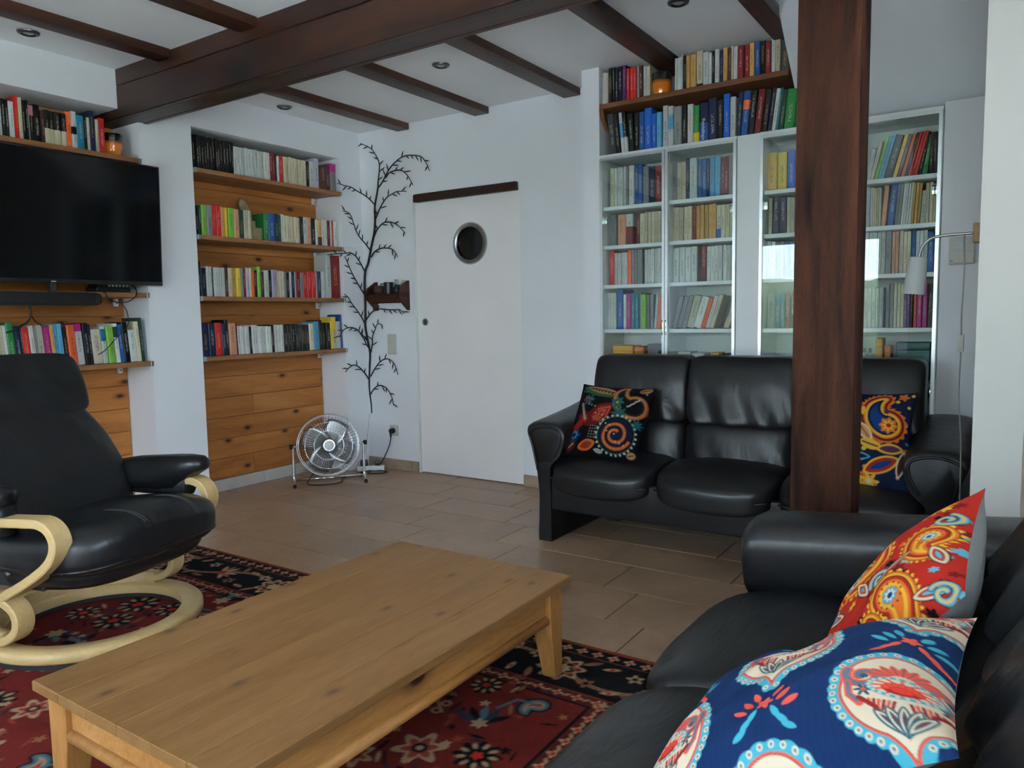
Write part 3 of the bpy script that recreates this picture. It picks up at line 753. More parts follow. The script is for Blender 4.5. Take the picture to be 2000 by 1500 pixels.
# ------------------------------------------------------------------ printed and woven patterns (colours computed per vertex)
class Paint:
    """a cloth of W x H metres sampled at nx x ny points; shapes are filled by signed distance"""
    def __init__(s, W, H, nx, ny, col):
        s.W, s.H, s.nx, s.ny = W, H, nx, ny
        s.img = np.empty((ny, nx, 3)); s.img[:] = np.array(col[:3])
        s.gx = np.linspace(0, W, nx); s.gy = np.linspace(0, H, ny); s.px = W/(nx-1)
    def win(s, cx, cy, r):
        i0 = max(int((cx-r)/s.px), 0); i1 = min(int((cx+r)/s.px)+2, s.nx)
        py = s.H/(s.ny-1); j0 = max(int((cy-r)/py), 0); j1 = min(int((cy+r)/py)+2, s.ny)
        if i1 <= i0 or j1 <= j0: return None
        X, Y = np.meshgrid(s.gx[i0:i1]-cx, s.gy[j0:j1]-cy)
        return (slice(j0, j1), slice(i0, i1)), X, Y
    def put(s, sl, d, col):
        a = np.clip(.5-d/s.px*.9, 0, 1)[..., None]
        s.img[sl] = s.img[sl]*(1-a)+np.array(col[:3])*a
    def disc(s, cx, cy, r, col, b=None, rot=0):
        w = s.win(cx, cy, max(r, b or 0)*1.1+s.px*2)
        if not w: return
        sl, X, Y = w; c, q = math.cos(rot), math.sin(rot); u, v = X*c+Y*q, -X*q+Y*c; b = b or r
        s.put(sl, (np.hypot(u/r, v/b)-1)*min(r, b), col)
    def ring(s, cx, cy, r, th, col):
        w = s.win(cx, cy, r+th+s.px*2)
        if w: s.put(w[0], np.abs(np.hypot(w[1], w[2])-r)-th/2, col)
    def flower(s, cx, cy, r, n, col, depth=.35, rot=0):
        w = s.win(cx, cy, r*1.1+s.px*2)
        if not w: return
        rho = np.hypot(w[1], w[2]); th = np.arctan2(w[2], w[1])-rot
        s.put(w[0], rho-r*(1-depth*(.5-.5*np.cos(n*th))), col)
    def dchain(s, pts, rad):
        cx = sum(p[0] for p in pts)/len(pts); cy = sum(p[1] for p in pts)/len(pts)
        R = max(math.hypot(p[0]-cx, p[1]-cy)+r for p, r in zip(pts, rad))
        w = s.win(cx, cy, R*1.45+s.px*3)
        if not w: return None
        sl, X, Y = w; D = np.full(X.shape, 9.0)
        for p, r in zip(pts, rad): D = np.minimum(D, np.hypot(X-(p[0]-cx), Y-(p[1]-cy))-r)
        return sl, D, X, Y
    def stroke(s, pts, th, col):
        q = []
        for a, b in zip(pts[:-1], pts[1:]):
            m = max(2, int(math.hypot(b[0]-a[0], b[1]-a[1])/(th*.5))+1)
            q += [(a[0]+(b[0]-a[0])*i/m, a[1]+(b[1]-a[1])*i/m) for i in range(m)]
        q.append(pts[-1]); w = s.dchain(q, [th/2]*len(q))
        if w: s.put(w[0], w[1], col)
    def leaf(s, cx, cy, L, W, rot, col, vein=None):
        q = [(cx+math.cos(rot)*L*(t-.5), cy+math.sin(rot)*L*(t-.5)) for t in np.linspace(0, 1, 14)]
        r = [W/2*math.sin(PI*t)**.8+1e-4 for t in np.linspace(0, 1, 14)]
        w = s.dchain(q, r)
        if w:
            s.put(w[0], w[1], col)
            if vein is not None: s.stroke(q[2:-2], W*.14, vein)
    def paisley(s, cx, cy, R, rot, flip, layers, scallop=None):
        """teardrop with a curled tip; layers = [(offset, colour)] from outside in"""
        pts, rad = [], []
        for t in np.linspace(0, 1, 40):
            a = t*2.7
            px = R*1.15*math.sin(a)*.9*flip; py = R*(1.25*(1-math.cos(a)))*.95
            c, q = math.cos(rot), math.sin(rot)
            pts.append((cx+px*c-py*q, cy+px*q+py*c)); rad.append(R*(1-t)**.75*.9+R*.05)
        w = s.dchain(pts, rad)
        if not w: return
        sl, D, X, Y = w
        if scallop:
            amp, k, col = scallop; th = np.arctan2(Y, X)
            s.put(sl, D-amp*(.55+.45*np.abs(np.sin(th*k))), col)
        for off, col in layers: s.put(sl, D+off, col)
    def apply(s, me, gain=1.0):
        """me must hold the nx*ny grid vertices first, row by row"""
        at = me.color_attributes.new('print', 'FLOAT_COLOR', 'POINT')
        c = np.ones((len(me.vertices), 4)); c[:s.nx*s.ny, :3] = np.clip(s.img.reshape(-1, 3)*gain, 0, 1)
        at.data.foreach_set('color', c.ravel().astype(np.float32))
K = dict(blk=W_(16, 15, 20), navy=W_(20, 32, 62), red=W_(176, 40, 30), dred=W_(112, 26, 28), org=W_(222, 112, 42), tan=W_(205, 150, 100), yel=W_(232, 180, 58), crm=W_(226, 205, 172), teal=W_(34, 112, 120),
         lblue=W_(96, 176, 196), blue=W_(22, 64, 120), green=W_(60, 112, 72), wht=W_(220, 222, 215), pur=W_(92, 50, 82), pink=W_(222, 120, 100), brn=W_(66, 38, 26), rug=W_(132, 42, 34), rugd=W_(88, 26, 24))
def spiral(P, cx, cy, r0, r1, a0, turns, th, col, dot=None):
    pts = []
    for t in np.linspace(0, 1, 70):
        a = a0+turns*2*PI*t; r = r0+(r1-r0)*t; pts.append((cx+r*math.cos(a), cy+r*math.sin(a)))
    P.stroke(pts, th, col)
    if dot:
        for p in pts[::2]: P.disc(p[0], p[1], th*.28, dot)

def grid_cushion(w, h, thick, n, bulge=1.0, pinch=.07):
    """front grid of a stuffed square cushion, vertices row by row, local x right, z up, front towards -y"""
    V = []
    for j in range(n):
        v = -1+2*j/(n-1)
        for i in range(n):
            u = -1+2*i/(n-1)
            x = u*(1-pinch*(1-v*v)*abs(u)**3)*w/2; z = v*(1-pinch*(1-u*u)*abs(v)**3)*h/2
            d = thick*bulge*max(0, (1-abs(u)**2.6))**.62*max(0, (1-abs(v)**2.6))**.62
            d += .004*wave(u*3, v*3, 3.1, 1)*(1-u*u)*(1-v*v)
            V.append((x, -d, z))
    F = [(j*n+i, j*n+i+1, (j+1)*n+i+1, (j+1)*n+i) for j in range(n-1) for i in range(n-1)]
    return V, F
def cushion(label, paint, size, thick, mtx, n, backn=28, fold=None):
    t = thing('throw_pillow', label, 'pillow'); t.matrix_world = mtx
    V, F = grid_cushion(size, size, thick, n)
    if fold: V = [fold(*v) for v in V]
    me = pyd(V, F, True); paint.apply(me); o = link('front_cover', me, MAT['fabric'], t)
    V, F = grid_cushion(size, size, thick, backn); V = [(x, -y, z) for x, y, z in V]
    if fold: V = [fold(*v) for v in V]
    me = pyd(V, [f[::-1] for f in F], True); o = link('back_cover', me, MAT['greycloth'], t); o['label'] = 'plain grey back cover'
    return t

def paint_dark(n):
    S = 1.0; P = Paint(S, S, n, n, K['blk']); k = K
    P.leaf(.34, .86, .62, .17, -.22, k['green']); P.leaf(.36, .88, .52, .12, -.22, k['tan'], k['blk'])
    for i in range(9): P.disc(.16+.05*i, .91-.012*i, .014, k['brn'])
    P.paisley(.84, .66, .14, .35, -1, [(-.03, k['org']), (-.012, k['tan']), (.012, k['brn']), (.035, k['blk'])])
    for i in range(6): P.leaf(.77+.02*i, .66+.022*i, .05, .02, .5+.5*(i % 2), k['wht'])
    P.flower(.62, .70, .09, 7, k['teal'], .4); P.flower(.62, .70, .045, 5, k['green']); P.disc(.62, .70, .015, k['yel'])
    P.flower(.68, .55, .10, 8, k['green'], .5); P.flower(.68, .55, .05, 6, k['teal'])
    P.leaf(.90, .93, .14, .09, .5, k['tan'], k['brn'])
    P.leaf(.42, .52, .40, .24, .8, k['dred']); P.leaf(.44, .54, .30, .16, .8, k['red']); P.stroke([(.40, .58), (.55, .63), (.53, .47)], .014, k['pink']); P.stroke([(.42, .55), (.50, .58), (.49, .49)], .012, k['tan'])
    for i in range(5): P.stroke([(.34+.03*i, .46-.01*i), (.40+.028*i, .51-.012*i)], .008, k['tan'])
    P.flower(.24, .45, .12, 7, k['dred'], .25); P.flower(.24, .45, .07, 7, k['red'], .4)
    for i in range(8): P.disc(.14+.016*i, .66-.03*i, .017, k['crm']); P.disc(.14+.016*i, .66-.03*i, .008, k['dred'])
    P.flower(.22, .72, .09, 6, k['teal'], .5); P.flower(.2, .72, .04, 5, k['red'])
    P.disc(.70, .28, .235, k['green']); P.disc(.70, .28, .222, k['blk'])
    for i in range(26):
        a = 2*PI*i/26; P.disc(.70+.245*math.cos(a), .28+.245*math.sin(a), .014, k['wht'])
    P.disc(.70, .28, .205, k['navy']); spiral(P, .70, .28, .05, .185, 1.2, 1.75, .050, k['dred']); spiral(P, .70, .28, .05, .185, 1.2, 1.75, .034, k['org'], k['tan'])
    P.flower(.14, .24, .10, 6, k['blue'], .3); P.flower(.14, .24, .06, 8, k['lblue'], .4); P.disc(.14, .24, .03, k['navy'])
    P.leaf(.34, .12, .24, .13, .35, k['org']); P.leaf(.34, .12, .16, .08, .35, k['red']); P.disc(.37, .13, .02, k['green'])
    P.leaf(.10, .10, .16, .12, .6, k['dred'], k['crm']); P.leaf(.16, .36, .2, .1, .7, k['red'])
    for i in range(4):
        for j in range(5): P.disc(.36+.035*i, .22+.035*j, .008, k['lblue'] if i % 2 else k['tan'])
    for i in range(24): P.disc(.05+.9*((i*.618) % 1), .05+.9*((i*.377) % 1), .009, k['crm'])
    P.leaf(.50, .06, .12, .05, -.2, k['wht'], k['brn']); P.leaf(.92, .07, .1, .08, .4, k['tan'], k['brn']); P.flower(.93, .45, .07, 8, k['teal'], .5)
    P.img *= .5; return P
def paint_navy(n):
    P = Paint(1, 1, n, n, K['navy']); k = K
    rnd = random.Random(5)
    for i in range(70): P.disc(rnd.random(), rnd.random(), .010+.012*rnd.random(), rnd.choice([k['yel'], k['org'], k['lblue'], k['pink'], k['yel']]))
    L = [(-.055, k['org']), (-.04, k['dred']), (-.016, k['org']), (-.004, k['yel']), (.018, k['navy']), (.04, k['blue'])]
    P.paisley(.78, .60, .125, -.12, -1, L, (.075, 14, k['org']))
    P.flower(.80, .60, .085, 8, k['org'], .25); P.flower(.80, .60, .06, 8, k['yel'], .5); P.disc(.80, .60, .022, k['red']); P.flower(.77, .74, .03, 6, k['pur'], .4)
    P.paisley(.22, .52, .12, 2.4, 1, L, (.07, 13, k['red']))
    P.flower(.22, .52, .07, 8, k['yel'], .4); P.flower(.22, .52, .04, 6, k['red'], .3)
    P.paisley(.34, .13, .11, -1.6, 1, [(-.05, k['org']), (-.03, k['red']), (-.01, k['yel']), (.02, k['pur'])], (.065, 12, k['org']))
    P.flower(.42, .36, .085, 8, k['red'], .25); P.flower(.42, .36, .045, 7, k['crm'], .5); P.disc(.42, .36, .018, k['org'])
    P.leaf(.60, .52, .22, .10, 2.2, k['crm']); P.leaf(.60, .52, .18, .07, 2.2, k['tan'], k['brn']); P.leaf(.66, .40, .2, .10, -.3, k['yel'], k['navy']); P.leaf(.83, .37, .24, .10, .1, k['yel']); P.leaf(.83, .37, .19, .065, .1, k['pur'])
    P.leaf(.76, .21, .34, .15, .5, k['yel']); P.leaf(.76, .21, .30, .115, .5, k['red']); P.leaf(.76, .21, .22, .06, .5, k['blue'])
    P.leaf(.93, .24, .28, .08, 1.35, k['crm']); P.leaf(.93, .24, .24, .055, 1.35, k['brn']); P.leaf(.57, .28, .2, .07, -.1, k['lblue']); P.leaf(.57, .28, .17, .045, -.1, k['navy'])
    P.flower(.66, .05, .09, 7, k['yel'], .5); P.disc(.66, .05, .025, k['crm']); P.leaf(.5, .14, .12, .05, 1.0, k['yel']); P.flower(.56, .74, .05, 5, k['yel'], .4); P.flower(.90, .93, .05, 5, k['org'], .4); P.flower(.1, .86, .07, 6, k['org'], .4); P.leaf(.3, .9, .2, .07, .3, k['crm'], k['red'])
    P.img *= .95; return P
def paint_red(n):
    P = Paint(1, 1, n, n, K['red']); k = K
    rnd = random.Random(11)
    for i in range(150): P.flower(rnd.random(), rnd.random(), .016+.020*rnd.random(), 6, rnd.choice([k['dred'], k['org'], k['yel'], k['blk'], k['dred'], k['lblue']]), .4)
    L = [(-.045, k['blk']), (-.041, k['org']), (-.030, k['yel']), (-.022, k['blk']), (-.017, k['red']), (-.002, k['org']), (.012, k['yel']), (.030, k['org'])]
    for cx, cy, R, rot, fl in ((.42, .40, .098, .4, 1), (.82, .70, .08, -2.2, -1), (.15, .78, .075, 2.6, 1), (.82, .22, .078, -.7, 1), (.12, .18, .07, 1.2, -1), (.50, .88, .065, -1.2, 1), (.10, .48, .055, 0, 1), (.62, .10, .055, 2.0, 1), (.97, .47, .055, 1.0, 1)):
        P.paisley(cx, cy, R, rot, fl, L, (.060, 14, k['yel']))
        P.flower(cx, cy, R*.60, 8, k['lblue'], .3); P.flower(cx, cy, R*.42, 8, k['wht'], .35); P.disc(cx, cy, R*.2, k['blue'])
        for i in range(12):
            a = i*PI/6; P.disc(cx+R*.80*math.cos(a), cy+R*.80*math.sin(a), R*.07, k['dred'])
    for cx, cy, a in ((.62, .52, .5), (.30, .62, 2.1), (.64, .30, 1.2), (.28, .22, -.4), (.68, .93, .3), (.92, .88, 1.4), (.36, .10, .8), (.62, .74, 2.2)):
        P.leaf(cx, cy, .17, .075, a, k['blk']); P.leaf(cx, cy, .16, .062, a, k['crm']); P.leaf(cx, cy, .12, .040, a, k['red']); P.leaf(cx, cy, .08, .018, a, k['lblue'])
    for cx, cy, a0 in ((.52, .20, 0), (.95, .93, 2), (.27, .40, 4), (.66, .64, 3), (.35, .93, 1), (.95, .08, 5)):
        spiral(P, cx, cy, .015, .060, a0, 1.3, .032, k['blk']); spiral(P, cx, cy, .015, .060, a0, 1.3, .025, k['lblue']); spiral(P, cx, cy, .015, .060, a0, 1.3, .009, k['yel'])
    return P
def paint_blue(n):
    P = Paint(1, 1, n, n, K['blue']); k = K; nb = W_(16, 44, 88); P.img[:] = nb[:3]; aqua = W_(70, 170, 188); coral = W_(224, 88, 70); cream = W_(226, 206, 178)
    st = (np.sin(P.gx*2*PI*46)*.06+1)[None, :, None]; P.img *= st
    grey, wine, dteal = W_(104, 116, 132), W_(138, 36, 38), W_(30, 92, 106)
    def medal(cx, cy, s):
        # spade shaped medallion: beaded rim, two scrolls, fan, palmette and plume
        pts, rad = [], []
        for t in np.linspace(0, 1, 34):
            r = .02+.50*(t/.62)**1.35 if t < .62 else .02+.50*math.cos((t-.62)/.38*PI/2)**.55
            pts.append((cx, cy+s*(-.80+1.12*t))); rad.append(s*min(r, .52))
        w = P.dchain(pts, rad)
        if not w: return
        sl, D, X, Y = w; th = np.arctan2(Y, X)
        P.put(sl, D-s*.100*(.78+.22*np.abs(np.sin(th*16))), aqua)
        for i in range(38):
            a = 2*PI*i/38; rr = None; c, q = math.cos(a), math.sin(a)
            for r in np.linspace(.15*s, 1.1*s, 80):
                x, y = cx+c*r, cy-.12*s+q*r
                if min(math.hypot(x-p[0], y-p[1])-r_ for p, r_ in zip(pts, rad)) > s*.046: rr = r; break
            if rr: P.disc(cx+c*rr, cy-.12*s+q*rr, s*.031, cream); P.disc(cx+c*rr, cy-.12*s+q*rr, s*.014, grey)
        P.put(sl, D, coral); P.put(sl, D+s*.020, W_(120, 40, 44)); P.put(sl, D+s*.028, cream)
        for f in (-1, 1):
            q = [(cx+f*s*(.12+.36*t), cy+s*(.16+.20*math.sin(PI*min(1, t*1.1)))) for t in np.linspace(0, .6, 10)]
            X0, Y0 = cx+f*s*.30, cy+s*.12
            spiral(P, X0, Y0, s*.045, s*.165, -.4 if f > 0 else PI+.4, f*1.15, s*.105, coral); spiral(P, X0, Y0, s*.045, s*.165, -.4 if f > 0 else PI+.4, f*1.15, s*.060, grey)
            P.flower(X0, Y0, s*.045, 7, dteal, .4)
            P.stroke([(cx+f*s*.44, cy+s*.02), (cx+f*s*.42, cy-s*.16), (cx+f*s*.34, cy-s*.26)], s*.075, coral); P.stroke([(cx+f*s*.44, cy+s*.02), (cx+f*s*.42, cy-s*.15), (cx+f*s*.35, cy-s*.24)], s*.036, grey)
            P.flower(cx+f*s*.30, cy-s*.10, s*.085, 6, dteal, .6); P.disc(cx+f*s*.30, cy-s*.10, s*.022, coral); P.flower(cx+f*s*.20, cy-s*.02, s*.05, 5, dteal, .5)
            for i in range(6):
                t = i/5; P.stroke([(cx+f*s*(.06+.20*t), cy-s*(.24-.02*t)), (cx+f*s*(.09+.17*t), cy-s*(.38-.10*t))], s*.030, coral if i % 2 else wine)
            P.stroke([(cx+f*s*.34, cy-s*.20), (cx+f*s*.22, cy-s*.30), (cx+f*s*.15, cy-s*.44)], s*.050, wine)
        for i in range(9):
            a = PI*(i+.5)/9; P.leaf(cx+s*.19*math.cos(a), cy+s*.14+s*.14*math.sin(a), s*.21, s*.080, a, coral, dteal)
        P.disc(cx, cy-.02*s, s*.285, aqua, s*.165); P.disc(cx, cy-.02*s, s*.235, cream, s*.125)
        for i in range(22):
            a = 2*PI*i/22; P.disc(cx+s*.26*math.cos(a), cy-.02*s+s*.145*math.sin(a), s*.016, cream)
        for i in range(12):
            a = 2*PI*i/12; P.stroke([(cx+s*.13*math.cos(a), cy-.02*s+s*.07*math.sin(a)), (cx+s*.225*math.cos(a), cy-.02*s+s*.118*math.sin(a))], s*.026, coral)
        P.disc(cx, cy-.05*s, s*.155, wine, s*.085)
        for i in range(7):
            a = PI*(i+.5)/7; P.disc(cx+s*.125*math.cos(a), cy-.055*s+s*.075*math.sin(a), s*.038, W_(214, 58, 48)); P.disc(cx+s*.125*math.cos(a), cy-.055*s+s*.075*math.sin(a), s*.017, coral)
        P.disc(cx, cy-.06*s, s*.085, W_(214, 58, 48), s*.045)
        for a in (-.75, -.4, 0, .4, .75):
            ax, ay = cx+s*.17*math.sin(a), cy-s*.50+s*.05*math.cos(a)
            P.leaf(ax, ay, s*.36, s*.115, PI/2-a, dteal); P.leaf(ax, ay, s*.31, s*.075, PI/2-a, cream); P.leaf(ax, ay, s*.23, s*.042, PI/2-a, dteal); P.leaf(ax, ay, s*.16, s*.018, PI/2-a, wine)
    px, py = .74, .66
    for r in range(-1, 4):
        for c in range(-1, 4):
            cx, cy = (c+.5*(r % 2))*px-.20, r*py*.5-.10
            medal(cx, cy, .30)
    for r in range(-1, 4):
        for c in range(-1, 4):
            cx, cy = (c+.5*(r % 2))*px-.20, r*py*.5-.10+.33
            P.flower(cx, cy-.015, .028, 5, coral, .4)
            for f in (-1, 1):
                for i in range(3):
                    P.leaf(cx+f*(.035+.022*i), cy+.032-.030*i, .058, .022, PI/2-f*(.45+.28*i), aqua if r % 2 else coral)
                    P.leaf(cx+f*(.035+.02*i), cy-.060-.026*i, .052, .020, -PI/2+f*(.5+.25*i), coral if r % 2 else aqua)
    return P
def mat_axes(loc, xa, za):
    xa = Vector(xa).normalized(); za = Vector(za); za = (za-xa*za.dot(xa)).normalized(); ya = za.cross(xa)
    m = Matrix((xa, ya, za)).transposed().to_4x4(); m.translation = Vector(loc); return m
N_ = 150
cushion('dark paisley cushion with an orange spiral leaning on the far sofa', paint_dark(N_), .41, .075, mat_axes((-1.66, 3.352, .600), (1, 0, -.02), (.03, .22, .335)), N_)
cushion('navy cushion with a big orange and yellow paisley drop behind the post', paint_navy(N_), .43, .075, mat_axes((-.53, 3.345, .605), (1, 0, .01), (.0, .20, .36)), N_)
cushion('red and orange paisley cushion with grey back on the near sofa', paint_red(190), .42, .080, mat_axes((-.160, 1.58, .565), (-.03, -1, -.22), (.55, .06, .83)), 190)
def dent(x, y, z):
    u, v = x/.225, z/.225
    g = math.exp(-((v-.15)/.22)**2)*max(0, -u)**1.2
    return (x+.085*g, y*(1-.45*g)*(1 if y < 0 else .55), z)
pb = paint_blue(300); pb.img = np.ascontiguousarray(pb.img[::-1].transpose(1, 0, 2))
cushion('blue cushion with beaded coral medallions on the near sofa', pb, .45, .092, mat_axes((-.220, 1.06, .560), (0, -1, .03), (.325, .05, .205)), 300, fold=dent)

def build_rug():
    W, H = 2.86, 2.20; nx, ny = 560, 430
    P = Paint(W, H, nx, ny, K['rug']); k = K; rnd = random.Random(21)
    field, dark, edge, beige, gold, teal = W_(106, 32, 28), W_(17, 15, 20), W_(122, 50, 34), W_(168, 140, 108), W_(138, 94, 62), W_(78, 108, 116)
    X, Y = np.meshgrid(P.gx, P.gy); d = np.minimum(np.minimum(X, W-X), np.minimum(Y, H-Y))
    def zone(a, b, col): P.img[(d >= a) & (d < b)] = col[:3]
    P.img[:] = field[:3]
    P.img *= (1+.10*np.sin(X*5+Y*2)+.06*np.sin(Y*31))[..., None]
    zone(0, .018, edge); zone(.018, .075, dark); zone(.075, .082, edge); zone(.082, .30, dark); zone(.30, .307, edge); zone(.307, .355, k['rugd']); zone(.355, .365, dark)
    # guard stripes
    def along(off, step, fn):
        t = off
        while t < W-off: fn(t, off, 0); fn(t, H-off, PI); t += step
        t = off
        while t < H-off: fn(off, t, -PI/2); fn(W-off, t, PI/2); t += step
    along(.047, .058, lambda x, y, a: (P.flower(x, y, .021, 4, beige, .5), P.disc(x, y, .008, k['red'])))
    along(.331, .066, lambda x, y, a: (P.flower(x, y, .020, 4, beige, .5, a), P.disc(x, y, .008, k['red']), P.leaf(x+.031*abs(math.cos(a)), y+.031*abs(math.sin(a)), .026, .010, a+.6, beige)))
    # main border: meandering vine with large rosettes
    def rosette(x, y, a, s=1):
        P.flower(x, y, .082*s, 8, beige, .3, a); P.flower(x, y, .068*s, 8, gold, .3, a); P.flower(x, y, .046*s, 6, dark, .25); P.flower(x, y, .034*s, 8, beige, .3); P.disc(x, y, .014*s, W_(150, 150, 110))
        for i in range(8): P.disc(x+.056*s*math.cos(a+i*PI/4), y+.056*s*math.sin(a+i*PI/4), .009*s, k['dred'])
    def palm(x, y, a, s=1):
        for i in range(-3, 4): P.leaf(x+.04*s*math.cos(a+i*.5), y+.04*s*math.sin(a+i*.5), .085*s, .022*s, a+i*.5, beige if i % 2 else gold)
        P.disc(x, y, .02*s, k['red'])
    def border(ax, L, fixed, sgn):
        n = max(2, round((L-.4)/.36)); st = (L-.4)/n
        pts = []
        for i in range(n*16+1):
            t = .2+st*i/16; v = fixed+sgn*(.062*math.sin(2*PI*i/32)); pts.append((t, v) if ax == 0 else (v, t))
        P.stroke(pts, .016, beige); P.stroke(pts, .007, k['dred'])
        for i in range(n+1):
            t = .2+st*i; p = (t, fixed) if ax == 0 else (fixed, t)
            (rosette if i % 2 == 0 else palm)(p[0], p[1], i*.7, 1.0)
            for j in (-1, 1):
                q = t+st*.33*j; v = fixed-j*.05; p = (q, v) if ax == 0 else (v, q)
                P.flower(p[0], p[1], .030, 5, gold if j > 0 else beige, .5, i); P.disc(p[0], p[1], .010, dark)
                q = t+st*.22*j; v = fixed+j*.075; p = (q, v) if ax == 0 else (v, q); P.leaf(p[0], p[1], .07, .022, i+j, gold)
                q = t+st*.42*j; v = fixed+j*.07; p = (q, v) if ax == 0 else (v, q); P.leaf(p[0], p[1], .06, .02, i*2+j, beige); P.disc(p[0], p[1], .008, k['red'])
    border(0, W, .19, 1); border(0, W, H-.19, -1); border(1, H, .19, 1); border(1, H, W-.19, -1)
    for x, y in ((.19, .19), (W-.19, .19), (.19, H-.19), (W-.19, H-.19)): rosette(x, y, .3, 1.1)
    # field: scattered blossoms, sprays and a centre medallion
    i = 0; spots = []
    gx_ = np.arange(.48, W-.43, .19); gy_ = np.arange(.46, H-.42, .165)
    for b, y in enumerate(gy_):
        for a, x in enumerate(gx_):
            x2, y2 = x+(.095 if b % 2 else 0)+rnd.uniform(-.03, .03), y+rnd.uniform(-.03, .03)
            if x2 > W-.43: continue
            kind = rnd.randrange(5); r = rnd.uniform(.045, .075); an = rnd.random()*6
            if kind == 0:
                P.flower(x2, y2, r*1.25, 8, dark, .35, an)
                for q in range(9): P.disc(x2+r*.8*math.cos(q*.7+an), y2+r*.8*math.sin(q*.7+an), r*.23, beige, r*.13, q*.7+an)
                P.flower(x2, y2, r*.35, 5, k['red'], .3)
            elif kind == 1:
                P.flower(x2, y2, r*1.05, 6, beige, .45, an); P.flower(x2, y2, r*.7, 6, W_(150, 60, 48), .45, an); P.disc(x2, y2, r*.3, dark); P.disc(x2, y2, r*.15, beige)
            elif kind == 2:
                P.paisley(x2, y2, r*.55, an, 1, [(-.014, dark), (-.006, teal), (.006, beige), (.014, k['red'])])
                P.stroke([(x2, y2), (x2+.07*math.cos(an), y2+.07*math.sin(an)), (x2+.12*math.cos(an+.6), y2+.12*math.sin(an+.6))], .010, teal)
            elif kind == 3:
                for q in range(5): P.leaf(x2+.05*math.cos(an+q*.5), y2+.05*math.sin(an+q*.5), .09, .026, an+q*.5, (dark, W_(44, 52, 70), teal)[q % 3])
                P.flower(x2, y2, r*.5, 6, beige, .4)
            else:
                P.stroke([(x2-.07, y2), (x2, y2+.03), (x2+.06, y2-.02)], .007, beige)
                for q in range(3):
                    for w in range(2): P.ring(x2-.05+.045*q, y2-.02+.045*w, .013, .007, beige)
            for q in range(6):
                a2 = rnd.random()*6.28; rr = rnd.uniform(.07, .12); xx, yy = x2+rr*math.cos(a2), y2+rr*math.sin(a2)*.9
                cc = rnd.choice([beige, gold, dark, dark, W_(40, 48, 66), W_(140, 56, 44)])
                if q % 2: P.flower(xx, yy, rnd.uniform(.010, .020), 5, cc, .5, a2)
                else: P.leaf(xx, yy, rnd.uniform(.04, .075), rnd.uniform(.008, .015), a2+1.2, cc)
    cx, cy = W*.5, H*.5
    P.img *= .92
    V = []
    for j in range(ny):
        for i in range(nx):
            V.append((P.gx[i], P.gy[j], .008+.0008*math.sin(i*1.7)*math.sin(j*2.1)))
    idx = np.arange(nx*ny).reshape(ny, nx)
    F = np.stack([idx[:-1, :-1], idx[:-1, 1:], idx[1:, 1:], idx[1:, :-1]], -1).reshape(-1, 4).tolist()
    # skirt down to the floor
    b = len(V); per = [(0, 0), (W, 0), (W, H), (0, H)]
    V += [(x, y, .0005) for x, y in per]
    c = [0, nx-1, nx*ny-1, nx*(ny-1)]
    edges = [list(range(0, nx)), [nx-1+nx*j for j in range(ny)], [nx*ny-1-i for i in range(nx)], [nx*(ny-1)-nx*j for j in range(ny)]]
    for e_, (p, q) in zip(edges, ((0, 1), (1, 2), (2, 3), (3, 0))): F.append(tuple(e_[::-1])+(b+p, b+q))
    t = thing('oriental_rug', 'red oriental rug with a dark floral border under the pine table', 'rug', (-3.48, 0, 0))
    me = pyd(V, F, True, 40); P.apply(me); link('woven_pile', me, MAT['rug'], t)
    for sx in (-.012, W+.0005):
        fr = []
        bm = bmesh.new()
        for i in range(220):
            y = H*(i+.5)/220; box_bm(bm, sx, sx+.0115, y-.0022, y+.0022, .0004, .003)
        o = link('fringe', frombm(bm), MAT['greycloth'], t); o['kind'] = 'stuff'
build_rug()
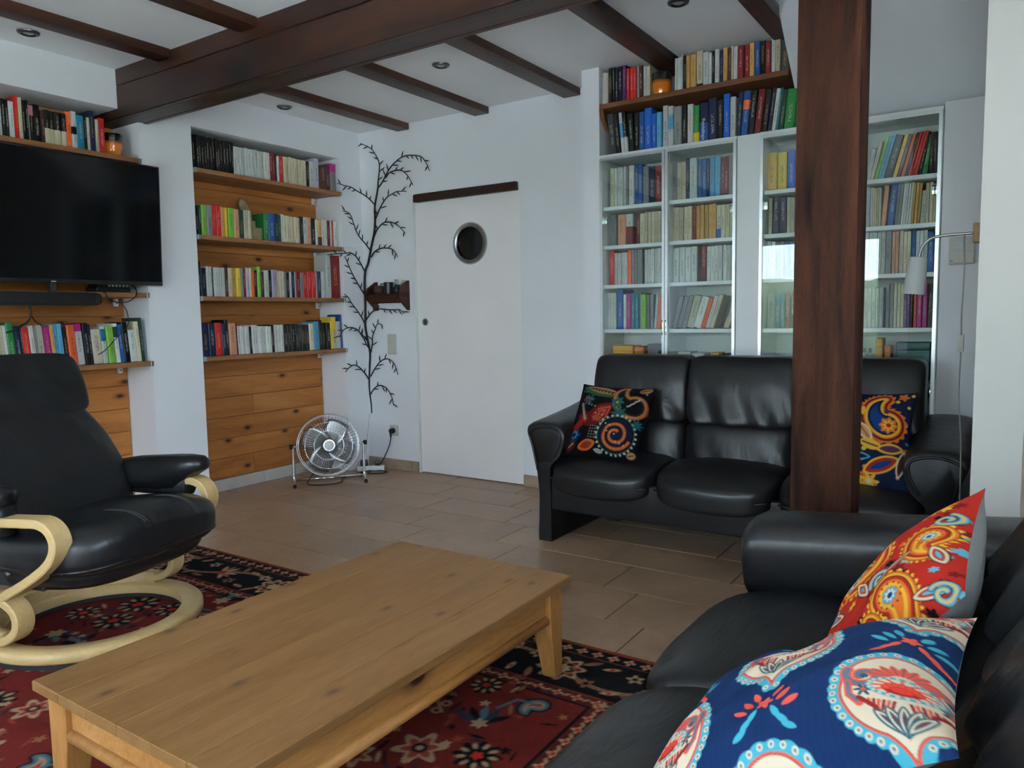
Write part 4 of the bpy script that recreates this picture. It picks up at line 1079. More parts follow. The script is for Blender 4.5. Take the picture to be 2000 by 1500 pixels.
ROWS = [
    ('tv_top', 'L', -4.135, 2.045, 0.15, '1750,188,192,w* 1769,158,187,k* 1784,159,187,k* 1800,256,183,w 1826,162,212,rn0-30* 1842,179,209,c 1860,141,200,k* 1874,139,200,k* 1888,53,181,w* 1893,214,186,kp72-98 1915,304,193,k 1945,153,165,h* 1960,258,174,kc0-48 1986,261,174,kc0-48 2012,317,174,kc0-48 2044,232,174,kc0-48 2069,270,187,o 2096,255,195,wk40-60 2121,369,179,t 2158,187,182,k* 2177,150,182,c* 2192,273,219,n 2222,134,179,i* 2236,329,188,r'),
    ('tv_low', 'L', -4.135, 0.913, 0.17, '1670,210,180,i<-3.5* 1692,194,216,c<-3.5* 1711,142,218,w<-3.5* 1725,342,229,g<-3.5 1759,255,215,n<-3.5* 1785,92,215,n<-3.5* 1794,315,208,r<-3.5* 1826,225,212,w<-3.5* 1848,113,211,x<-3.5* 1859,362,213,i<-3.5 1896,329,208,m<-3.5* 1928,176,216,a<-3.5* 1946,177,221,ln60-100<-3.5* 1964,239,221,ln80-100<-3.5* 1988,221,204,k<-3.5* 2010,395,214,o<-3.5 2049,414,219,wm82-100<-3.5 2091,264,221,k<-3.5 2117,182,216,n<-3.5 2135,533,188,i<-3.5 2188,262,206,wt60-92<-3.5 2215,398,203,e<-3.5 2254,246,216,wG65-92<-3.5 2279,271,211,b<-3.5 2306,325,228,k<-3.5 2339,413,181,w<-3.5 2380,235,227,c<-3.5 2404,204,249,G<-3.5'),
    ('niche1', 'L', -4.135, 2.05, 0.13, '2793,221,202,k* 2815,190,203,k* 2834,190,203,k* 2853,190,203,k* 2872,190,203,k* 2891,190,203,k* 2910,190,203,k* 2929,190,203,k* 2948,190,203,k* 2967,190,203,k* 2986,190,203,k* 3005,190,203,k* 3024,190,203,k* 3043,190,203,k* 3062,190,203,k* 3081,226,184,w* 3104,226,184,w* 3126,200,182,w* 3146,200,182,w* 3166,242,187,w* 3191,242,187,w* 3215,242,187,w* 3239,242,187,w* 3263,242,187,w* 3288,242,187,w* 3312,242,187,w* 3336,242,187,w* 3360,213,185,R* 3382,213,185,R* 3403,129,185,n* 3416,173,176,w* 3433,349,180,r 3468,226,183,c* 3490,226,183,c* 3513,226,183,c* 3536,226,183,c* 3558,226,183,c* 3581,226,183,c* 3604,226,183,c* 3626,226,183,c* 3649,226,183,c* 3672,274,183,k* 3699,396,185,w 3739,457,213,v 3791,572,172,h 3848,415,175,h 3889,521,201,xm72-98'),
    ('niche2', 'L', -4.135, 1.655, 0.13, '2787,223,181,k* 2809,207,181,G* 2830,358,187,e 2865,375,188,x 2903,317,191,r 2935,317,191,r 2966,156,187,s* 2982,135,187,y* 2996,135,187,y* 3017,422,186,e 3059,363,185,s 3095,361,183,G 3131,200,187,c* 3151,200,187,c* 3171,200,187,c* 3292,365,184,g 3329,505,186,b 3380,216,186,n* 3401,261,186,G* 3427,212,189,w* 3448,243,182,c* 3473,243,182,c* 3497,243,182,c* 3521,243,182,c* 3546,243,182,c* 3570,243,182,c* 3594,270,188,k* 3621,374,188,w 3658,331,189,s* 3692,399,189,k 3732,201,183,w* 3752,365,183,ah0-35 3788,268,187,w* 3815,268,187,w* 3842,292,188,R* 3871,109,188,w* 3882,228,188,r* 3904,340,191,wk0-20*'),
    ('niche3', 'L', -4.135, 1.286, 0.13, '2788,196,216,k* 2807,359,175,n 2843,188,183,w* 2862,188,183,w* 2881,92,178,G* 2890,165,180,w* 2907,165,180,w* 2923,165,180,w* 2940,165,180,w* 2956,165,180,w* 2973,235,179,h* 2996,288,183,c 3025,323,183,a 3057,327,183,y 3090,198,183,x* 3110,199,187,R* 3130,221,184,v* 3152,148,184,c* 3167,271,176,o* 3194,274,176,k* 3221,242,198,ew88-100* 3245,243,171,h* 3270,387,176,w 3308,249,182,k* 3333,431,183,v 3376,195,177,c* 3396,195,177,c* 3415,195,177,c* 3435,222,172,x* 3457,261,173,k* 3483,188,174,w* 3502,265,175,n* 3528,114,175,v* 3540,384,177,R 3578,271,175,x* 3605,364,184,r 3642,364,184,r 3678,364,184,r 3714,162,186,w* 3731,350,190,n 3766,157,189,w* 3781,157,189,w* 3797,157,189,w* 3813,460,306,w 3859,939,308,R 3953,226,307,w*'),
    ('niche4', 'L', -4.135, 0.918, 0.13, '2789,483,206,n<-1.5 2838,460,205,n<-1.5 2884,499,205,r<-1.5 2933,285,201,n<-1.5 2962,243,225,k<-1.5 2986,517,200,s<-1.5 3038,105,200,R<-1.5* 3048,185,181,w<-1.5* 3067,185,181,w<-1.5* 3085,185,181,w<-1.5* 3104,185,181,w<-1.5* 3122,185,181,w<-1.5* 3141,183,178,ky0-90<-1.5* 3159,233,185,w<-1.5* 3182,233,185,w<-1.5* 3206,208,177,w<-1.5* 3226,208,177,w<-1.5* 3247,208,177,w<-1.5* 3268,208,177,w<-1.5* 3289,208,177,w<-1.5* 3310,280,186,k<-1.5* 3338,251,185,w<-1.5* 3363,251,185,w<-1.5* 3388,251,185,w<-1.5* 3413,351,181,k<-1.5 3448,351,181,k<-1.5 3483,351,181,k<-1.5 3518,245,184,k<-1.5* 3543,245,184,k<-1.5* 3567,245,184,k<-1.5* 3592,245,184,k<-1.5* 3616,245,184,k<-1.5* 3641,400,186,c<-1.5 3681,446,201,l<-1.5 3725,287,209,k<-1.5* 3754,396,189,k<-1.5 3794,396,189,k<-1.5 3833,296,198,y<-1.5* 3863,385,229,cy60-100<-1.5 3901,346,200,w<-1.5 3936,174,248,b<-1.5*'),
    ('plank', 'C', 3.905, 2.3, 0.16, '-1968,114,177,w* -1956,114,177,w* -1945,133,176,c* -1932,116,195,k* -1920,116,195,k* -1908,165,194,k* -1892,177,190,n* -1874,280,192,k -1846,246,193,u -1822,201,173,r* -1802,201,173,r* -1782,201,173,r* -1762,146,179,x* -1747,221,174,h -1725,201,170,w* -1705,218,166,c -1544,129,177,w* -1531,129,177,w* -1518,129,177,w* -1505,71,189,w* -1498,194,181,k -1479,205,175,a -1458,320,177,a -1426,363,189,cn0-12 -1390,325,176,w -1357,153,164,w* -1342,158,169,k* -1326,236,174,w -1303,184,171,n -1284,238,173,a -1260,204,167,h -1240,93,176,w* -1231,218,169,w -1209,314,169,R -1177,269,168,R -1150,240,170,a -1126,280,173,b -1098,273,167,k -1071,271,163,R -1044,186,170,w -1026,257,167,c -1000,442,157,X'),
    ('cabtop', 'C', 3.905, 2.017, 0.17, '-1919,385,231,X<-6 -1880,263,225,k<-6 -1854,209,233,wl40-75<-5 -1833,227,230,kw0-40<-5 -1810,342,219,k<-3 -1776,288,217,k -1748,330,215,b -1714,408,227,B -1674,298,192,B -1644,290,196,l -1612,306,227,w -1581,303,219,wl45-80 -1549,438,210,x -1501,279,209,k -1473,323,209,w -1441,321,199,gy0-30 -1409,496,208,bn50-100 -1359,477,218,n -1312,315,204,k -1280,334,226,B -1247,298,212,w -1217,235,226,n<4 -1193,364,229,bo60-80<4 -1157,322,220,k<5 -1125,351,222,R<6 -1090,285,217,k<7 -1061,209,220,n<7 -1040,208,211,w<7 -1020,104,213,ty50-100<7* -1009,273,202,G<6 -982,509,198,g<6'),
    ('c1a', 'C', 3.93, 1.735, 0.15, '-1971,362,215,x -1935,251,223,c -1909,182,221,w -1891,182,221,w -1873,182,221,w -1855,182,221,w -1837,158,220,x -1821,322,221,w -1789,250,225,b -1764,250,225,b -1739,357,210,x -1703,379,206,n -1665,367,201,R'),
    ('c1b', 'C', 3.93, 1.735, 0.15, '-1594,282,203,x -1566,282,203,x -1538,241,204,c -1513,241,204,c -1489,223,218,n -1467,403,214,w -1427,257,208,b -1401,257,208,b -1375,155,204,n -1360,287,210,l -1331,287,210,l -1302,226,204,R -1280,226,204,R -1257,321,206,x'),
    ('c2a', 'C', 3.93, 1.52, 0.14, '-1974,371,177,x -1937,371,177,x -1891,488,175,s -1842,439,174,wR0-60 -1776,216,166,R -1755,301,171,c -1725,193,173,c -1705,193,173,c -1686,193,173,c -1667,193,173,c -1648,193,173,c'),
    ('c2b', 'C', 3.93, 1.52, 0.14, '-1594,235,182,c -1570,235,182,c -1546,235,182,c -1523,235,182,c -1500,235,182,c -1476,235,182,c -1452,238,186,R -1429,215,184,a -1407,215,184,a -1386,215,184,a -1364,215,184,a -1343,215,184,a -1321,245,174,wB0-30 -1297,239,176,c -1273,239,176,c -1249,239,176,c'),
    ('c3a', 'C', 3.93, 1.3, 0.14, '-1975,329,193,x -1943,317,195,r -1911,203,183,w -1890,203,183,w -1870,203,183,w -1850,203,183,w -1830,220,192,o -1808,174,193,x -1790,174,193,x -1773,174,193,x -1755,174,193,x -1729,202,191,w -1709,202,191,w -1689,202,191,w -1669,202,191,w -1648,202,191,w'),
    ('c3b', 'C', 3.93, 1.3, 0.14, '-1593,339,188,w -1559,339,188,w -1525,339,188,w -1491,339,188,w -1458,339,188,w -1405,322,188,R -1373,219,186,w -1351,219,186,w -1330,219,186,w -1308,219,186,w -1286,219,186,w -1264,219,186,w -1242,219,186,w'),
    ('c4a', 'C', 3.93, 1.05, 0.15, '-1994,332,166,o<-7 -1957,182,209,w -1939,182,209,w -1920,182,209,w -1893,360,224,b -1857,179,195,w -1839,310,202,m -1808,241,201,t -1784,241,201,t -1760,131,201,x* -1747,303,191,e -1717,214,190,x -1695,214,190,x -1674,170,193,w<4 -1657,288,193,o<5'),
    ('c4b', 'C', 3.93, 1.05, 0.13, '-1562,259,177,x<14 -1536,259,177,x<14 -1510,259,177,x<14 -1484,419,179,i<14 -1442,399,174,w<17 -1402,237,166,o<17 -1379,236,177,w<17 -1355,234,180,i<17 -1279,305,162,c<22'),
    ('c1c', 'C', 3.93, 1.735, 0.16, '-1063,485,190,y -1011,444,185,y -961,342,192,B* -927,338,187,B* -893,168,179,w* -876,168,179,w*'),
    ('c2c', 'C', 3.93, 1.52, 0.15, '-1054,191,184,c -1034,356,183,n -999,356,183,n -963,182,178,c -945,182,178,c* -927,192,173,w* -907,192,173,w* -888,192,173,w*'),
    ('c3c', 'C', 3.93, 1.3, 0.15, '-1058,203,187,w -1037,203,187,w -1017,211,184,x -996,211,184,x -975,277,177,b -947,277,177,b* -920,227,173,w* -897,227,173,w* -874,227,173,w*'),
    ('c4c', 'C', 3.93, 1.05, 0.15, '-1054,407,178,x -1014,247,176,t -989,247,176,t -964,243,182,R -940,243,182,R*'),
    ('c1d', 'C', 3.93, 1.735, 0.16, '-605,158,150,w<9* -589,165,182,c<12 -573,157,200,e<14 -557,132,203,l<14 -544,132,203,l<14 -531,354,201,X<14 -495,172,201,y<14 -478,171,199,h<14 -461,151,201,o<14 -446,150,201,n<14 -431,124,201,r<13* -418,124,201,r<13* -406,124,201,r<13* -393,177,197,k<10 -376,228,180,g<7 -347,139,188,h<2 -333,203,190,k'),
    ('c2d', 'C', 3.93, 1.52, 0.15, '-604,99,189,w* -594,99,189,w* -584,99,189,w* -574,95,183,c* -565,95,183,c* -555,95,183,c* -546,95,183,c* -536,195,188,s<4 -512,297,198,b<5 -482,134,195,x<4 -469,134,195,x<4 -455,104,191,w<4* -445,104,191,w<4* -434,104,191,w<4* -424,104,191,w<4* -414,124,188,a<3* -401,124,188,a<3* -389,124,188,a<3* -376,222,150,w<3 -354,147,184,c -339,147,184,c -325,109,178,c*'),
    ('c3d', 'C', 3.93, 1.3, 0.15, '-602,176,198,w -584,176,198,w -567,176,198,w -549,176,198,w -531,176,198,w -514,263,199,x -487,153,197,s -472,153,197,s -457,181,197,i -439,157,193,c -423,157,193,c -407,192,196,b -388,162,193,w -372,162,193,w -356,162,193,w -340,262,186,b'),
    ('c4d', 'C', 3.93, 1.05, 0.15, '-601,170,189,w* -584,170,189,w -567,170,189,w -550,170,189,w -533,170,189,w -506,173,206,x -489,173,206,x -472,137,205,c -458,137,205,c -444,137,205,c -431,136,199,u -417,136,199,u -404,121,199,k -391,148,202,r -377,215,201,m -355,215,201,m -334,211,200,h'),
]
STEM = [(-3.895, 4.118, 2.080), (-3.910, 4.118, 2.025), (-3.932, 4.118, 1.948), (-3.934, 4.118, 1.847), (-3.947, 4.118, 1.757), (-3.986, 4.118, 1.645), (-4.018, 4.118, 1.543), (-4.050, 4.118, 1.486), (-4.062, 4.118, 1.370), (-4.061, 4.118, 1.253), (-4.066, 4.118, 1.136), (-4.068, 4.117, 1.077), (-4.050, 4.118, 0.971), (-4.030, 4.118, 0.876), (-4.038, 4.118, 0.782), (-4.040, 4.118, 0.757), (-4.049, 4.118, 0.660), (-4.048, 4.118, 0.582), (-4.036, 4.118, 0.485), (-4.034, 4.118, 0.419)]
TWIGS = [
    [(-3.895, 4.118, 2.080), (-3.889, 4.118, 2.135), (-3.874, 4.118, 2.212), (-3.879, 4.118, 2.268), (-3.915, 4.118, 2.329), (-3.960, 4.118, 2.374), (-4.058, 4.118, 2.420)],
    [(-3.895, 4.118, 2.080), (-3.847, 4.118, 2.120), (-3.790, 4.118, 2.191), (-3.735, 4.118, 2.234), (-3.674, 4.118, 2.264), (-3.614, 4.118, 2.275), (-3.528, 4.118, 2.265), (-3.471, 4.118, 2.244), (-3.430, 4.118, 2.196), (-3.406, 4.118, 2.145)],
    [(-3.815, 4.118, 2.144), (-3.783, 4.118, 2.173), (-3.722, 4.118, 2.185), (-3.663, 4.118, 2.178), (-3.619, 4.118, 2.149), (-3.591, 4.118, 2.113), (-3.560, 4.118, 2.066)],
    [(-3.935, 4.118, 1.966), (-3.977, 4.118, 2.004), (-4.023, 4.118, 2.037), (-4.068, 4.084, 2.071), (-4.068, 4.021, 2.092), (-4.068, 3.959, 2.095), (-4.068, 3.887, 2.102)],
    [(-3.934, 4.118, 1.847), (-3.911, 4.118, 1.890), (-3.870, 4.118, 1.948), (-3.813, 4.118, 2.004), (-3.759, 4.118, 2.023), (-3.713, 4.118, 2.036), (-3.624, 4.118, 2.029)],
    [(-3.948, 4.118, 1.734), (-3.916, 4.118, 1.783), (-3.860, 4.118, 1.824), (-3.813, 4.118, 1.830), (-3.753, 4.118, 1.818), (-3.708, 4.118, 1.795), (-3.643, 4.118, 1.734)],
    [(-3.991, 4.118, 1.634), (-4.040, 4.118, 1.689), (-4.068, 4.092, 1.735), (-4.068, 4.054, 1.783), (-4.068, 4.032, 1.833), (-4.068, 4.011, 1.882), (-4.068, 3.981, 1.907), (-4.068, 3.929, 1.913)],
    [(-3.984, 4.118, 1.587), (-3.947, 4.118, 1.625), (-3.891, 4.118, 1.645), (-3.829, 4.118, 1.644), (-3.776, 4.118, 1.632), (-3.739, 4.118, 1.601), (-3.723, 4.118, 1.572)],
    [(-4.050, 4.118, 1.475), (-4.068, 4.098, 1.533), (-4.068, 4.044, 1.594), (-4.068, 3.990, 1.617), (-4.068, 3.951, 1.611), (-4.068, 3.858, 1.602), (-4.068, 3.768, 1.589)],
    [(-4.065, 4.118, 1.312), (-4.068, 4.081, 1.358), (-4.068, 4.028, 1.426), (-4.068, 3.984, 1.493), (-4.068, 3.955, 1.549), (-4.068, 3.931, 1.587)],
    [(-4.068, 4.118, 1.113), (-4.025, 4.118, 1.159), (-3.983, 4.118, 1.188), (-3.919, 4.118, 1.204), (-3.840, 4.118, 1.197), (-3.779, 4.118, 1.195), (-3.717, 4.118, 1.194), (-3.679, 4.118, 1.165)],
    [(-4.068, 4.117, 1.089), (-4.068, 4.079, 1.148), (-4.068, 4.025, 1.207), (-4.068, 3.980, 1.253), (-4.068, 3.950, 1.293), (-4.068, 3.913, 1.315)],
    [(-4.058, 4.118, 0.971), (-4.068, 4.089, 1.007), (-4.068, 4.034, 1.050), (-4.068, 3.987, 1.068), (-4.068, 3.939, 1.069), (-4.068, 3.892, 1.053), (-4.068, 3.851, 1.003)],
    [(-4.022, 4.118, 0.877), (-4.002, 4.118, 0.948), (-4.000, 4.118, 0.995), (-3.974, 4.118, 1.047), (-3.943, 4.118, 1.094), (-3.893, 4.118, 1.082)],
    [(-4.021, 4.118, 0.888), (-4.060, 4.118, 0.935), (-4.068, 4.103, 0.971), (-4.068, 4.065, 1.020), (-4.068, 4.034, 1.056)],
    [(-4.032, 4.118, 0.699), (-3.992, 4.118, 0.751), (-3.932, 4.118, 0.810), (-3.869, 4.118, 0.834), (-3.818, 4.118, 0.823), (-3.780, 4.118, 0.783), (-3.757, 4.118, 0.719)],
    [(-4.054, 4.118, 0.679), (-4.068, 4.091, 0.727), (-4.068, 4.030, 0.778), (-4.068, 3.978, 0.793), (-4.068, 3.925, 0.770), (-4.068, 3.898, 0.745)],
    [(-4.038, 4.118, 0.563), (-4.004, 4.118, 0.603), (-3.950, 4.118, 0.633), (-3.888, 4.118, 0.623), (-3.849, 4.118, 0.590), (-3.820, 4.118, 0.542), (-3.807, 4.118, 0.489)]]
# ------------------------------------------------------------------ shelves and books
PAL = dict(w=(205, 208, 202), c=(206, 197, 168), k=(22, 21, 23), n=(24, 34, 66), b=(34, 84, 150), B=(28, 92, 190), l=(88, 160, 196), t=(26, 112, 140), g=(34, 128, 62), G=(30, 66, 48), e=(128, 190, 70), r=(190, 34, 34), R=(116, 26, 32),
           o=(228, 100, 46), y=(222, 186, 62), a=(196, 152, 84), s=(206, 148, 116), p=(216, 120, 140), m=(168, 34, 120), u=(84, 38, 108), x=(132, 134, 134), X=(58, 62, 66), h=(74, 42, 34), v=(176, 172, 188), i=(190, 182, 160))
NAMES = dict(w='white', c='cream', k='black', n='navy', b='blue', B='bright blue', l='light blue', t='teal', g='green', G='dark green', e='lime green', r='red', R='dark red', o='orange', y='yellow', a='tan', s='salmon', p='pink', m='magenta', u='purple', x='grey', X='dark grey', h='brown', v='pale lilac', i='beige')
ORD = 'first second third fourth fifth sixth seventh eighth ninth tenth eleventh twelfth thirteenth fourteenth fifteenth sixteenth seventeenth eighteenth nineteenth'.split()
TENS = {20: 'twentieth', 30: 'thirtieth', 40: 'fortieth', 50: 'fiftieth'}
def ordinal(i):
    if i < 20: return ORD[i-1]
    t = i//10*10
    return TENS[t] if i % 10 == 0 else {20: 'twenty', 30: 'thirty', 40: 'forty', 50: 'fifty'}[t]+' '+ORD[i % 10-1]
PLACE = dict(tv_top='the shelf above the television', tv_low='the shelf below the television', niche1='the top niche shelf', niche2='the second niche shelf', niche3='the third niche shelf', niche4='the lowest niche shelf', plank='the high plank shelf', cabtop='the glass cabinet top')
for a_, an in zip('abcd', ('first', 'second', 'third', 'fourth')):
    for q_, qn in zip('1234', ('top', 'second', 'third', 'fourth')): PLACE['c'+q_+a_] = '%s shelf behind %s glass door' % (qn, an)
def book_meshes():
    o = [(0, .03), (.12, .004), (.5, 0), (.88, .004), (1, .03), (1, 1), (.94, 1), (.94, .05), (.06, .05), (.06, 1), (0, 1)]
    cov = prism(o, 'z', 0, 1); cov.materials.append(MAT['book'])
    pg = boxes([(.06, .94, .05, .965, .012, .985)]); pg.materials.append(MAT['pages'])
    return cov, pg
COVER, PAGES = book_meshes()
import re
def spine_text(o, txt):
    cu = bpy.data.curves.new('t', 'FONT'); cu.body = txt; cu.size = 1; cu.extrude = 0
    tmp = bpy.data.objects.new('t', cu); COL.objects.link(tmp)
    me = bpy.data.meshes.new_from_object(tmp.evaluated_get(bpy.context.evaluated_depsgraph_get())); bpy.data.objects.remove(tmp); bpy.data.curves.remove(cu)
    xs = [v.co.x for v in me.vertices]; w = max(xs)-min(xs)
    for v in me.vertices: v.co = Vector((.30+v.co.y*.52, -.006, .60-(v.co.x-min(xs))/w*.52))
    me.materials.clear(); me.update()
    link('title_lettering', me, MAT['whiteplastic'], o)
def build_books():
    rnd = random.Random(4)
    RV, RF, RC, RI, RP, RR = [], [], [], [], [], []
    unit = [tuple(v.co) for v in COVER.vertices]; ufc = [tuple(p.vertices) for p in COVER.polygons]
    for name, wall, plane, z, depth, spec in ROWS:
        for bi, tok in enumerate(spec.split()):
            m = re.match(r'^(-?\d+),(\d+),(\d+),([A-Za-z])(?:([A-Za-z])(\d+)-(\d+))?(?:<(-?[\d.]+))?(\*?)$', tok)
            s0, t, h = int(m[1])/1000, int(m[2])/10000, int(m[3])/1000
            col = m[4]; lean = math.radians(float(m[8] or 0)); row = m[9] == '*'
            def jit(c):
                g = 1+rnd.uniform(-.10, .06); return tuple(min(255, max(4, q*g*(1+rnd.uniform(-.02, .02)))) for q in c)
            rgb = W_(*jit(PAL[col])); lum = sum(PAL[col])/3
            ink = W_(40, 38, 42) if lum > 120 else (W_(196, 190, 170) if rnd.random() < .75 else W_(190, 150, 70))
            if lum > 120 and rnd.random() < .15: ink = W_(130, 30, 30)
            dep = depth*rnd.uniform(.92, 1.06); back = rnd.uniform(0, .012); th = t*.985
            h *= rnd.uniform(.985, 1.01)
            lift = th*math.sin(lean) if lean > 0 else 0
            if wall == 'L': M = Matrix.Translation((plane-back, s0+(-h*math.sin(lean)*.0), z+lift+.0006)) @ Matrix.Rotation(PI/2, 4, 'Z')
            else: M = Matrix.Translation((s0, plane+back, z+lift+.0006))
            M = M @ Matrix.Rotation(lean, 4, 'Y') @ Matrix.Diagonal((th, dep, h, 1))
            if row:
                b = len(RV); RV += [tuple(M @ Vector(v)) for v in unit]; RF += [tuple(b+q for q in f) for f in ufc]
                r = rnd.random(); RC += [rgb]*len(unit); RI += [ink]*len(unit); RP += unit; RR += [r]*len(unit)
                continue
            o = link('book', COVER); o.matrix_world = M; o.color = rgb
            o['ink'] = list(ink[:3]); o['band'] = list(rgb[:3]); o['band_range'] = [2.0, 2.0, 0.0]
            bandtxt = ''
            if m[5]:
                o['band'] = list(W_(*PAL[m[5]])[:3]); o['band_range'] = [int(m[6])/100, int(m[7])/100, 0.0]
                bandtxt = ' and '+NAMES[m[5]] if m[5] != col else ''
            size = 'thick ' if t > .038 else ('thin ' if t < .016 else '')
            pl = PLACE[name]
            tag(o, '%s%s%s book, %s from left on %s' % (size, NAMES[col], bandtxt, ordinal(bi+1), pl), 'book', 'books on '+pl)
            link('pages', PAGES, None, o)
            if name == 'cabtop' and m[5] == 'n' and col == 'b': spine_text(o, 'Psychologie')
    me = pyd(RV, RF)
    def fa(n, typ, data, key):
        a = me.attributes.new(n, typ, 'POINT'); a.data.foreach_set(key, np.array(data, dtype=np.float32).ravel())
    fa('cover_colour', 'FLOAT_COLOR', RC, 'color'); fa('ink_colour', 'FLOAT_COLOR', RI, 'color'); fa('spine_pos', 'FLOAT_VECTOR', RP, 'vector'); fa('spine_rnd', 'FLOAT', RR, 'value')
    o = link('shelved_paperbacks', me, MAT['bookrow']); tag(o, 'many further slim paperbacks standing in rows on all the book shelves', 'books', kind='stuff')
build_books()

def shelf(name, label, y0, y1, ztop, grp, br=True):
    t = thing('shelf_board', label, 'shelf', (XF, (y0+y1)/2, ztop-.027), group=grp)
    h = (y1-y0)/2
    link('board', box(-.253, .018, -h+.016, h-.016, 0, .027, .002), MAT['shelf'], t)
    for s in (-1, 1):
        a, b = sorted((s*(h-.016), s*(h-.001)))
        link('end_cap', box(-.04, .019, a, b, -.001, .028, .001), MAT['steel'], t)
    if br:
        for s in (-.86, .92):
            o = link('bracket', box(-.245, -.225, s*h-.012, s*h+.012, -.045, -.0005, .002), MAT['whiteplastic'], t)
            link('screw', xform(lathe([(.004, 0), (.004, .003)], 10), Matrix.Translation((-.225, s*h, -.028)) @ Matrix.Rotation(PI/2, 4, 'Y')), MAT['darksteel'], o)
for nm, z in (('top', 2.05), ('second', 1.655), ('third', 1.286), ('lowest', .918)):
    shelf('s', 'pine shelf board with steel end caps, %s in the book niche' % nm, 2.769, 3.952, z, 'niche shelf boards')
for nm, z in (('above', 2.045), ('directly behind', 1.301), ('below', .913)):
    shelf('s', 'pine shelf board %s the television' % nm, .905, 2.441, z, 'television niche shelf boards')

def plank_shelf():
    t = thing('plank_shelf', 'dark stained plank shelf of books above the glass bookcase', 'shelf', (-1.455, 4.01, 2.272))
    link('board', box(-.514, .505, -.14, .145, 0, .0275, .002), MAT['shelfx'], t)
    br = prism([(.145, -.001), (.145, -.105), (-.07, -.105), (-.128, -.045), (-.138, -.001)], 'x', -.513, -.490, .002)
    link('bracket', br, MAT['shelfx'], t)
plank_shelf()

def bookcase(label, x0, x1, doors, tops):
    t = thing('glass_bookcase', label, 'bookcase', ((x0+x1)/2, 4.0, 0))
    cx = (x0+x1)/2; a, b = x0-cx, x1-cx
    yf, yb, zt = -.132, .157, 2.016
    link('side_panel', box(a, a+.018, yf, yb, 0, zt-.018, .001), MAT['white'], t)
    link('side_panel', box(b-.018, b, yf, yb, 0, zt-.018, .001), MAT['white'], t)
    link('top_panel', box(a, b, yf-.016, yb, zt-.0175, zt, .0015), MAT['white'], t)
    link('back_panel', box(a+.018, b-.018, yb-.006, yb, .02, zt-.018), MAT['white'], t)
    mid = sum(doors[0][1:2]+doors[1][0:1])/2-cx
    link('side_panel', box(mid-.009, mid+.009, yf+.03, yb-.006, .02, zt-.018, .001), MAT['white'], t)
    for z in tops:
        link('shelf', box(a+.0182, mid-.0092, yf+.012, yb-.0062, z-.020, z, .001), MAT['white'], t)
        link('shelf', box(mid+.0092, b-.0182, yf+.012, yb-.0062, z-.020, z, .001), MAT['white'], t)
    for i, (d0, d1) in enumerate(doors):
        p, q = d0-cx, d1-cx; z0, z1 = .04, 2.0; fw = .015; y0, y1 = -.153, -.134
        d = link('door', boxes([(p, p+fw, y0, y1, z0, z1), (q-fw, q, y0, y1, z0, z1), (p+fw, q-fw, y0, y1, z1-fw, z1), (p+fw, q-fw, y0, y1, z0, z0+fw)]), MAT['alu'], t)
        link('pane', boxes([(p+fw-.002, q-fw+.002, y0+.007, y0+.011, z0+fw-.002, z1-fw+.002)]), MAT['glass'], d)
        hx = (q-fw*.5) if i == 0 else (p+fw*.5)
        link('handle', box(hx-.004, hx+.004, y0-.010, y0-.0005, 1.02, 1.10, .002, 2), MAT['chrome'], d)
        ex = (p+.022) if i == 0 else (q-.022)
        for z in (.75, 1.66):
            link('hinge', box(ex-.014, ex+.014, y1-.004, y1+.012, z-.02, z+.02, .003, 2), MAT['chrome'], d)
SH = [1.735, 1.52, 1.30, 1.05, .80, .48, .20, .06]
bookcase('white bookcase with two glass doors next to the white pillar', -1.971, -1.190, ((-1.958, -1.574), (-1.571, -1.193)), SH)
bookcase('white bookcase with two glass doors partly behind the wooden post', -1.077, -.286, ((-1.074, -.686), (-.683, -.290)), SH)
o = link('filler_panel', box(-1.1898, -1.0772, 3.862, 4.15, 0, 2.016, .001), MAT['white']); tag(o, 'white filler panel between the two glass bookcases', 'panel')

